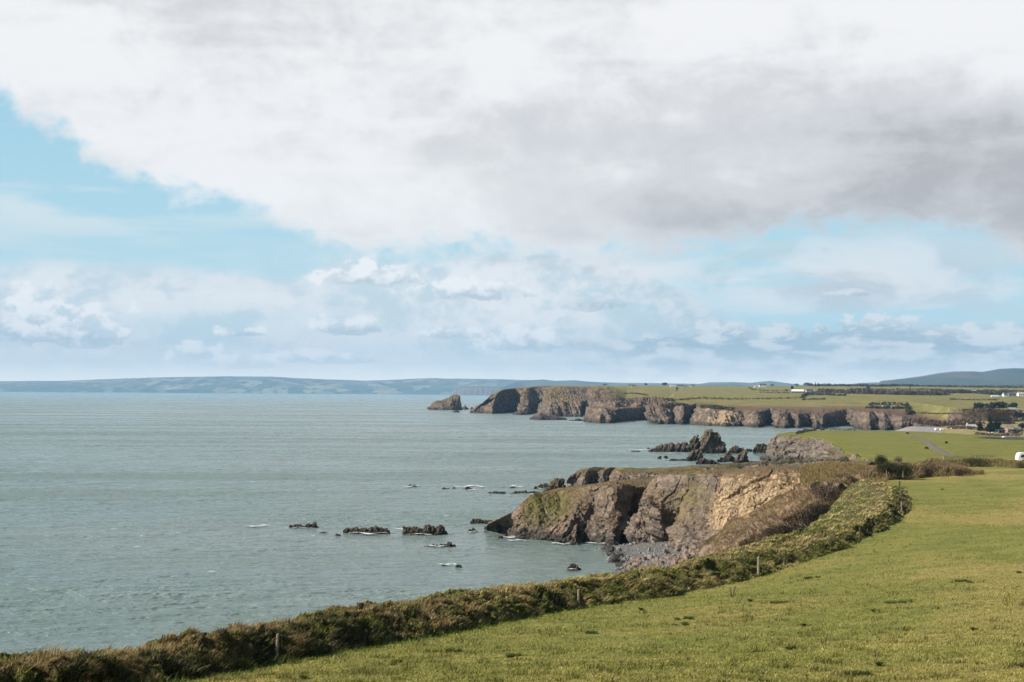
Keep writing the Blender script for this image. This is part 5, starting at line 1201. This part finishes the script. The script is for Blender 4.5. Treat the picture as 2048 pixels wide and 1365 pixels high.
# ------------------------------------------------------------------ houses
M_SLATE = plain('slate', (.075, .08, .095), (.05, .055, .065), .6); M_PALER = plain('pale_roof', (.36, .35, .33), (.28, .27, .26), .5); M_WALLW = plain('white_render', (.70, .69, .66), (.60, .59, .57), .4); M_CREAM = plain('cream_render', (.52, .44, .33), (.42, .36, .28), .4); M_STONE = plain('grey_stone', (.24, .21, .20), (.16, .14, .13), .6); M_PINK = plain('brick', (.32, .20, .16), (.25, .16, .13), .6)
def house(label, px, pf, wpx, hpx, depth=8, wall=None, roof=None, rot=0.0, name='house', roofh=.75, chim=1, nwin=3, group='houses of the far farms and village', cat='house'):
    h = hit(px, pf)
    if h is None: print('HOUSE MISS', label); return
    Y = h.y; W = wpx/F*Y; H = hpx/F*Y; wh = H*(1-roofh*.5); root = empty(name, (h.x, Y, h.z-.6), rot); tag(root, label, cat, group); wh += .6
    wall = wall or M_WALLW; roof = roof or M_SLATE; x0, x1 = -W/2, W/2; rh = H*roofh*.5
    bm = bmesh.new()
    vs = [bm.verts.new(c) for c in [(x0, 0, 0), (x1, 0, 0), (x1, depth, 0), (x0, depth, 0), (x0, 0, wh), (x1, 0, wh), (x1, depth, wh), (x0, depth, wh), (x0, depth/2, wh+rh), (x1, depth/2, wh+rh)]]
    for f_ in [(0, 1, 5, 4), (1, 2, 6, 9, 5), (2, 3, 7, 6), (3, 0, 4, 8, 7), (4, 5, 9, 8), (6, 7, 8, 9)]: bm.faces.new([vs[i] for i in f_])
    me = bpy.data.meshes.new('wall'); bm.to_mesh(me); bm.free(); me.materials.append(wall); link('wall', me, root)
    bm = bmesh.new(); e = .35; t = .25
    for sgn in (0, 1):
        ya, yb = (-e, depth/2) if not sgn else (depth+e, depth/2); za = wh-e*rh/(depth/2)
        a = [(x0-e, ya, za+.05), (x1+e, ya, za+.05), (x1+e, yb, wh+rh+.05), (x0-e, yb, wh+rh+.05)]; b = [(p[0], p[1], p[2]+t) for p in a]; q = [bm.verts.new(c) for c in a+b]
        for f_ in [(0, 1, 2, 3), (4, 5, 6, 7), (0, 1, 5, 4), (0, 3, 7, 4), (1, 2, 6, 5), (2, 3, 7, 6)]: bm.faces.new([q[i] for i in f_])
    bmesh.ops.recalc_face_normals(bm, faces=bm.faces[:]); me = bpy.data.meshes.new('roof'); bm.to_mesh(me); bm.free(); me.materials.append(roof); ro = link('roof', me, root)
    for k in range(chim): x = (x0+.7) if k == 0 else x1-.7; box('chimney', x-.45, x+.45, depth/2-.45, depth/2+.45, wh+rh*.8, wh+rh+1.2, wall, ro)
    for k in range(nwin):
        x = x0+W*(k+.5)/nwin; ww = min(.6, W/nwin*.3)
        if k == nwin//2: box('door', x-ww*.8, x+ww*.8, -.06, .02, .6, .6+min(2.1, (wh-.6)*.8), M_PINK, root)
        else: f_ = box('window', x-ww, x+ww, -.05, .02, .6+(wh-.6)*.35, .6+(wh-.6)*.78, M_GLASS, root)
H_ = house
H_('white farmhouse with gabled ends standing alone on the skyline', 1526, 774.5, 14, 6.5, 10, roofh=.9, chim=2)
H_('low white annex left of the skyline farmhouse', 1513, 775, 8, 3, 8, M_WALLW, M_PALER, chim=0)
H_('white roofed skyline bungalow right of the round dark tree', 1346, 774.5, 11, 4, 9, M_WALLW, M_PALER, chim=1)
H_('grey roofed skyline cottage in the middle of the row', 1360, 774.5, 12, 4.5, 9, M_CREAM, M_SLATE)
H_('cream cottage at the right end of the skyline row', 1386, 774.8, 7, 5, 9, M_CREAM, M_SLATE)
H_('faint grey cottage at the left end of the skyline row', 1268, 774.2, 9, 3.5, 9, M_CREAM, M_SLATE, chim=0)
H_('long white roofed barn between the squat tree and the farmhouse', 1596, 785, 24, 5.5, 14, M_STONE, M_WHITE, name='barn', roofh=1.3, chim=0, nwin=4, cat='barn')
H_('slate roofed farmhouse with a white gable beside the long barn', 1620, 785, 14, 6.5, 10, M_WALLW, M_SLATE, roofh=1.2, chim=1)
H_('small white shed at the right of the slate farmhouse', 1630, 785, 7, 4, 9, M_WALLW, M_WHITE, name='shed', chim=0, nwin=1, cat='shed')
H_('pale small house above the scrub belt', 1706, 785, 9, 3, 9, M_WALLW, M_PALER, chim=0)
H_('lone white cottage beneath the mountain', 1944, 787, 6, 4, 9, M_WALLW, M_PALER)
H_('brownish cottage behind the lone white cottage', 1950, 784, 8, 3.5, 9, M_PINK, M_PALER, chim=0)
H_('long low white roadside shed', 1991, 795, 14, 3, 8, M_CREAM, M_WHITE, name='shed', chim=0, nwin=3, cat='shed')
H_('white gabled house at the left of the hillside pair', 2012, 793.5, 8, 7, 10, M_WALLW, M_SLATE, roofh=.9)
H_('slate roofed hillside house in the middle', 2025, 793, 14, 8, 10, M_STONE, M_SLATE, roofh=1.1, chim=2)
H_('bright white hillside house at the right edge', 2043, 793, 11, 8, 10, M_WALLW, M_PALER, roofh=.8)
H_('pale roofed bungalow left of the village conifers', 1945, 858, 18, 8, 8, M_WALLW, M_PALER, roofh=1.1)
H_('white gabled cottage below the tall village conifer', 1990, 866, 11, 8, 8, M_WALLW, M_SLATE, roofh=.9)
H_('blue grey roofed cottage right of the white gabled cottage', 2004, 866.5, 12, 10, 9, M_STONE, M_SLATE, roofh=1.1)
H_('pinkish stone terraced cottage in the village', 2022, 866, 12, 11, 9, M_PINK, M_STONE, roofh=.8, chim=2)
H_('dark stone terraced cottage at the village end', 2034, 866, 12, 9, 9, M_STONE, M_SLATE, roofh=.9)
H_('white cottage under the large dark tree mass', 2044, 838, 13, 6, 8, M_WALLW, M_PALER, roofh=.8)
H_('low cream hut on the slope over the dunes', 1908, 857, 8, 4, 6, M_WALLW, M_PALER, name='hut', chim=0, nwin=1, cat='hut')
def caravan(label, px, pf, wpx, hpx, rot=0.0, group=None, cat='caravan', name='caravan', mat=None):
    h = hit(px, pf)
    if h is None: print('CARAVAN MISS', label); return
    Y = h.y; W = wpx/F*Y; H = hpx/F*Y; root = empty(name, (h.x, h.y, h.z), rot); tag(root, label, cat, group)
    body('body', [(-W/2, .4), (-W/2+.1, H*.75), (-W/2+.5, H), (W/2-.5, H), (W/2-.1, H*.75), (W/2, .4)], 0, 2.3, mat or M_WHITE, root, .05)
    for k in (-.25, .25): box('window', W*k-W*.12, W*k+W*.12, -.03, .01, H*.45, H*.72, M_GLASS, root)
    for k in (-.2, .2): cyl('wheel', W*k, .2, .3, .3, .2, M_TYRE, root)
caravan('white motorhome parked at the back of the beach, left one', 1874, 862, 7, 5, 0, 'vehicles parked at the back of the beach', 'motorhome', 'motorhome')
caravan('longer white motorhome parked at the back of the beach, right one', 1886, 862, 10, 4.5, 0, 'vehicles parked at the back of the beach', 'motorhome', 'motorhome')
M_BLUEG = plain('pale_blue_panel', (.42, .47, .52), (.35, .40, .45), .4)
for k, (px, w) in enumerate([(1759, 6), (1769, 8), (1778, 8), (1787, 7)]):
    caravan(['short grey caravan at the left of the hedged enclosure', 'pale blue caravan second from the left in the hedged enclosure', 'pale caravan in the middle of the hedged enclosure', 'white caravan at the right end of the row in the hedged enclosure'][k], px, 816, w, 4.2, 0, 'caravans in the hedged enclosure', mat=[M_STONE, M_BLUEG, M_BLUEG, M_WHITE][k])
caravan('pale vehicle at the left side of the dark car park', 2010, 877, 7, 3.5, 0, None, 'motorhome', 'motorhome')
for lb, px, py, w, hh in [('dark gorse tuft in the open field left of the track', 1853, 898, 9, 4), ('small dark tuft right of the track', 1893, 887, 5, 4), ('tiny dark tuft near the far rim of the green field', 1815, 868, 7, 3)]:
    h = hit(px, py); bush(lb, px, py, w, hh, h.y, 500, size=.25, group='dark tufts in the green field')
# ------------------------------------------------------------------ haze
def box_mesh(name, x0, x1, y0, y1, z0, z1):
    V = [(x, y, z) for z in (z0, z1) for y in (y0, y1) for x in (x0, x1)]
    return mesh_from(name, V, [(0, 1, 5, 4), (1, 3, 7, 5), (3, 2, 6, 7), (2, 0, 4, 6), (0, 2, 3, 1), (4, 5, 7, 6)])
hz = tag(link('haze', box_mesh('haze', -45000, 45000, -400, 29600, -31, 640)), 'thin blue sea haze over the whole coast', 'haze', kind='stuff')
hm = bpy.data.materials.new('haze_air'); hm.use_nodes = True; nt = NT(hm.node_tree); nt.n.clear(); out = nt.new('ShaderNodeOutputMaterial'); pv = nt.new('ShaderNodeVolumePrincipled')
pv.inputs['Color'].default_value = (.38, .67, 1.0, 1); pv.inputs['Density'].default_value = 4.0e-5; pv.inputs['Anisotropy'].default_value = 0
nt.l.new(pv.outputs[0], out.inputs['Volume']); hz.data.materials.append(hm)
# ------------------------------------------------------------------ light
SUN_AZ = math.radians(-104); SUN_EL = math.radians(35)     # azimuth from +Y, towards +X positive
sd = Vector((math.sin(SUN_AZ)*math.cos(SUN_EL), math.cos(SUN_AZ)*math.cos(SUN_EL), math.sin(SUN_EL)))
L = bpy.data.lights.new('sun', 'SUN'); L.energy = 5.0; L.angle = math.radians(.55); L.color = (1, .93, .82)
lo = bpy.data.objects.new('sun', L); COL.objects.link(lo); lo.rotation_euler = sd.to_track_quat('Z', 'Y').to_euler()
W = bpy.data.worlds.new('World'); scene.world = W; W.use_nodes = True; nt = NT(W.node_tree); nt.n.clear()
sky = nt.new('ShaderNodeTexSky', sky_type='NISHITA'); sky.sun_disc = False; sky.sun_elevation = SUN_EL; sky.sun_rotation = SUN_AZ; sky.air_density = 1.0; sky.dust_density = .6; sky.ozone_density = 2.0
g = nt.new('ShaderNodeTexCoord').outputs['Generated']
sx = nt.new('ShaderNodeSeparateXYZ'); nt.put(sx.inputs[0], nt.vm('NORMALIZE', g)); x, y, z = sx.outputs
az = nt.m('ARCTAN2', x, y); el = nt.m('ARCSINE', z)       # radians, world directions
AZ0, AZ1, EL1 = -.45, .45, .32
def ae(px, py):
    a, b = ray(px, py); return math.atan(a), math.asin(b/math.sqrt(1+a*a+b*b))
def curve(pts):
    nd = nt.new('ShaderNodeFloatCurve'); c = nd.mapping.curves[0]; P_ = [ae(*p) for p in pts]
    P_ = [((a-AZ0)/(AZ1-AZ0), max(0, e/EL1)) for a, e in P_]
    c.points[0].location = P_[0]; c.points[1].location = P_[-1]
    for q in P_[1:-1]: c.points.new(*q)
    nd.mapping.update(); nt.put(nd.inputs['Value'], nt.m('DIVIDE', nt.m('SUBTRACT', az, AZ0), AZ1-AZ0)); return nt.m('MULTIPLY', nd.outputs[0], EL1)
cb = nt.new('ShaderNodeCombineXYZ'); nt.put(cb.inputs[0], az); nt.put(cb.inputs[1], nt.m('MULTIPLY', el, 1.9)); A = cb.outputs[0]   # softly stretched cloud space
cb2 = nt.new('ShaderNodeCombineXYZ'); nt.put(cb2.inputs[0], az); nt.put(cb2.inputs[1], nt.m('MULTIPLY', el, 6.5)); A2 = cb2.outputs[0]  # streaky
cb3 = nt.new('ShaderNodeCombineXYZ'); nt.put(cb3.inputs[0], az); nt.put(cb3.inputs[1], nt.m('MULTIPLY', el, 1.3)); A3 = cb3.outputs[0]
n1 = nt.noise(A, 5.5, 8, .56, .25); n2 = nt.noise(A2, 5, 7, .55, .3); n3 = nt.noise(A3, 62, 7, .6, .2); n4 = nt.noise(A, 13, 10, .60, .5); n5 = nt.noise(nt.mapping(A, rot=(0, 0, .5), scale=(.5, 1.6, 1)), 7, 6, .5, .6)
def blob(px, py, rx, ry):
    a, e = ae(px, py); u = nt.m('DIVIDE', nt.m('SUBTRACT', az, a), rx/F); v_ = nt.m('DIVIDE', nt.m('SUBTRACT', el, e), ry/F)
    return nt.m('POWER', 2.718, nt.m('MULTIPLY', nt.m('ADD', nt.m('MULTIPLY', u, u), nt.m('MULTIPLY', v_, v_)), -1))
def cen(n, k): return nt.m('MULTIPLY', nt.m('SUBTRACT', n, .5), k)
# clear sky, paler and more cyan towards the horizon
base = nt.mix(nt.ss(el, .02, .30), (.56, .82, .92), (.33, .64, .84))
nish = nt.vm('SCALE', sky.outputs[0], sc=.075)
front = nt.ss(y, .80, .915)
tint = nt.vm('MULTIPLY', nish, (1.0, 1.15, 1.0))
col = nt.mix(nt.m('MULTIPLY', front, .88), tint, base)
col = nt.mix(nt.m('MULTIPLY', nt.ss(n2, .46, .66), .45), col, (.74, .83, .86))      # thin cirrus
# the low veil of cloud
b2 = curve([(-300, 500), (0, 522), (300, 535), (450, 543), (600, 545), (665, 515), (740, 512), (800, 515), (950, 505), (1080, 505), (1250, 520), (1350, 560), (1440, 610), (1540, 640), (1700, 636), (1850, 640), (2048, 650), (2400, 640)])
e2 = nt.m('ADD', nt.m('SUBTRACT', b2, el), nt.m('ADD', cen(n4, .016), cen(n2, .028)))
d2 = nt.ss(e2, -.004, .012)
veil = nt.mix(nt.ss(nt.m('ADD', n4, cen(n3, .5)), .40, .60), (.68, .76, .81), (.88, .90, .91)); veil = nt.mix(nt.m('MULTIPLY', nt.ss(n2, .5, .66), .4), veil, (.58, .70, .76))
veil = nt.mix(nt.m('MULTIPLY', nt.ss(az, .03, .16), .6), veil, nt.mix(nt.ss(n3, .40, .62), (.44, .54, .60), (.64, .70, .735)))
col = nt.mix(nt.m('MULTIPLY', d2, nt.m('ADD', .86, nt.m('ADD', cen(n2, 1.6), cen(n4, .8)))), col, veil)
# thin streaks inside the right hand gap
s1 = nt.m('MULTIPLY', nt.ss(nt.m('ADD', n5, cen(n2, 1.3)), .40, .56), nt.m('MAXIMUM', blob(1700, 565, 380, 85), blob(1180, 545, 260, 50)))
col = nt.mix(nt.m('MULTIPLY', s1, .95), col, nt.mix(nt.ss(n4, .42, .58), (.60, .66, .71), (.84, .86, .88)))
s2 = nt.m('MULTIPLY', nt.ss(n2, .45, .6), nt.m('MAXIMUM', blob(150, 400, 260, 60), blob(350, 410, 180, 30)))
col = nt.mix(nt.m('MULTIPLY', s2, .75), col, (.80, .86, .88))
cw = nt.m('MULTIPLY', nt.m('MAXIMUM', blob(1040, 600, 360, 105), nt.m('MULTIPLY', blob(300, 590, 420, 40), .7)), nt.ss(nt.m('ADD', n4, cen(n3, .6)), .36, .56))
col = nt.mix(nt.m('MULTIPLY', cw, .9), col, (.92, .93, .94))
# cumulus heaps: white tops, grey flat bases
def cumulus(col, px, py, rx, ry, grey=(.50, .62, .68), white=(.98, .98, .98), k=.85):
    a, e = ae(px, py); u = nt.m('DIVIDE', nt.m('SUBTRACT', az, a), rx/F); v_ = nt.m('DIVIDE', nt.m('SUBTRACT', el, e), ry/F)
    vb = nt.m('MULTIPLY', nt.m('MINIMUM', v_, 0), 2.6); vt = nt.m('MAXIMUM', v_, 0)
    r2 = nt.m('ADD', nt.m('MULTIPLY', u, u), nt.m('ADD', nt.m('MULTIPLY', vb, vb), nt.m('MULTIPLY', vt, vt)))
    d = nt.ss(nt.m('SUBTRACT', nt.m('ADD', .55, nt.m('ADD', cen(n3, 3.6), cen(n4, 2.4))), r2), -.12, .30)
    sh = nt.ss(nt.m('ADD', v_, nt.m('ADD', cen(n3, 3.0), nt.m('MULTIPLY', u, -.25))), -.25, .55)
    return nt.mix(nt.m('MULTIPLY', d, k), col, nt.mix(sh, grey, white))
for c_ in [(40, 662, 230, 95), (150, 676, 110, 60), (395, 712, 75, 40), (470, 730, 110, 26), (470, 668, 60, 26), (700, 660, 95, 34), (620, 720, 160, 24), (900, 672, 70, 26), (1060, 690, 150, 50), (1170, 692, 70, 34), (740, 560, 130, 50), (930, 590, 160, 40), (1200, 612, 110, 36), (1460, 690, 240, 50), (1720, 690, 200, 62), (1880, 690, 140, 54), (2020, 690, 110, 40), (1300, 725, 240, 30), (1700, 590, 70, 16)]:
    right = c_[0] > 1100
    col = cumulus(col, *c_, grey=(.44, .53, .60) if right else (.54, .63, .70), white=(.80, .83, .85) if right else (1.0, 1.0, 1.0), k=.85 if right else .92)
n6 = nt.noise(nt.mapping(A, scale=(1, 1.7, 1)), 26, 7, .58, .3)
bt = curve([(-300, 700), (1000, 720), (1150, 690), (1300, 662), (1420, 655), (1600, 648), (1700, 640), (1800, 640), (1900, 655), (2048, 650), (2400, 640)])
kb = nt.m('MULTIPLY', nt.ss(nt.m('ADD', nt.m('SUBTRACT', bt, el), nt.m('ADD', cen(n3, .028), cen(n6, .045))), -.001, .004), nt.ss(az, .02, .10))
cb_ = nt.mix(nt.ss(nt.m('ADD', n6, cen(n3, .35)), .42, .60), (.42, .53, .61), (.84, .87, .89))
col = nt.mix(nt.m('MULTIPLY', kb, .85), col, cb_)
# the great sheet of cloud overhead
b1 = curve([(-300, 60), (-100, 150), (0, 205), (70, 250), (130, 262), (170, 320), (300, 375), (350, 405), (480, 430), (560, 455), (650, 485), (760, 500), (900, 490), (1040, 495), (1150, 520), (1260, 505), (1420, 488), (1560, 478), (1700, 470), (1900, 465), (1990, 500), (2048, 540), (2400, 600)])
e1 = nt.m('ADD', nt.m('SUBTRACT', el, b1), nt.m('ADD', nt.m('ADD', cen(n4, .045), cen(n1, .05)), cen(n3, .03)))
d1 = nt.ss(e1, -.008, .011)
G_ = nt.m('ADD', nt.m('ADD', nt.m('MULTIPLY', blob(1900, 320, 500, 220), .66), nt.m('MULTIPLY', blob(2150, 420, 320, 230), .4)), nt.m('ADD', nt.m('MULTIPLY', blob(1330, 250, 420, 170), .16), nt.m('MULTIPLY', blob(1500, 430, 420, 70), .45)))
G_ = nt.m('ADD', G_, nt.m('ADD', cen(n1, 1.3), nt.m('ADD', cen(n5, 1.3), nt.m('ADD', cen(n4, 1.5), cen(n3, .5)))))
G_ = nt.m('SUBTRACT', G_, nt.m('ADD', nt.m('MULTIPLY', blob(1560, 60, 420, 120), .25), nt.m('MULTIPLY', blob(1990, 60, 260, 150), .5)))
sheet = nt.mix(nt.ss(G_, -.25, .50), (.94, .935, .94), (.70, .70, .715)); sheet = nt.mix(nt.ss(G_, .40, 1.15), sheet, (.49, .485, .50))
sheet = nt.mix(nt.m('MULTIPLY', blob(700, 400, 420, 90), .6), sheet, (.98, .98, .975))
hi = nt.m('MULTIPLY', nt.m('SUBTRACT', 1, nt.ss(el, .26, .6)), front)
col = nt.mix(nt.m('MULTIPLY', d1, nt.m('MAXIMUM', hi, 0)), col, sheet)
hc_ = nt.mix(nt.ss(el, -.005, .035), (2.0, 1.78, 1.5), col); col = nt.mix(nt.m('MULTIPLY', front, .85), col, hc_)
bg = nt.new('ShaderNodeBackground'); nt.put(bg.inputs[0], col); bg.inputs[1].default_value = .60
ow = nt.new('ShaderNodeOutputWorld'); nt.l.new(bg.outputs[0], ow.inputs[0])
# ------------------------------------------------------------------ camera
cd = bpy.data.cameras.new('camera'); cam = bpy.data.objects.new('camera', cd); COL.objects.link(cam); scene.camera = cam
cd.lens = 50.0; cd.sensor_width = 36.0; cd.sensor_fit = 'HORIZONTAL'; cd.shift_y = (Y0-682.5)/2048; cd.clip_start = .5; cd.clip_end = 150000
from mathutils import Matrix
cam.matrix_world = Matrix.Translation((0, 0, CAMZ)) @ Matrix.Rotation(math.radians(90), 4, 'X') @ Matrix.Rotation(ROLL, 4, 'Z')
vs_ = scene.view_settings; scene.display_settings.display_device = 'sRGB'; vs_.view_transform = 'Standard'; vs_.look = 'None'; vs_.exposure = .73; vs_.gamma = 1
cy = scene.cycles; cy.max_bounces = 5; cy.diffuse_bounces = 2; cy.glossy_bounces = 2; cy.transmission_bounces = 2; cy.volume_bounces = 0; cy.transparent_max_bounces = 6; cy.use_denoising = True; cy.caustics_reflective = False; cy.caustics_refractive = False
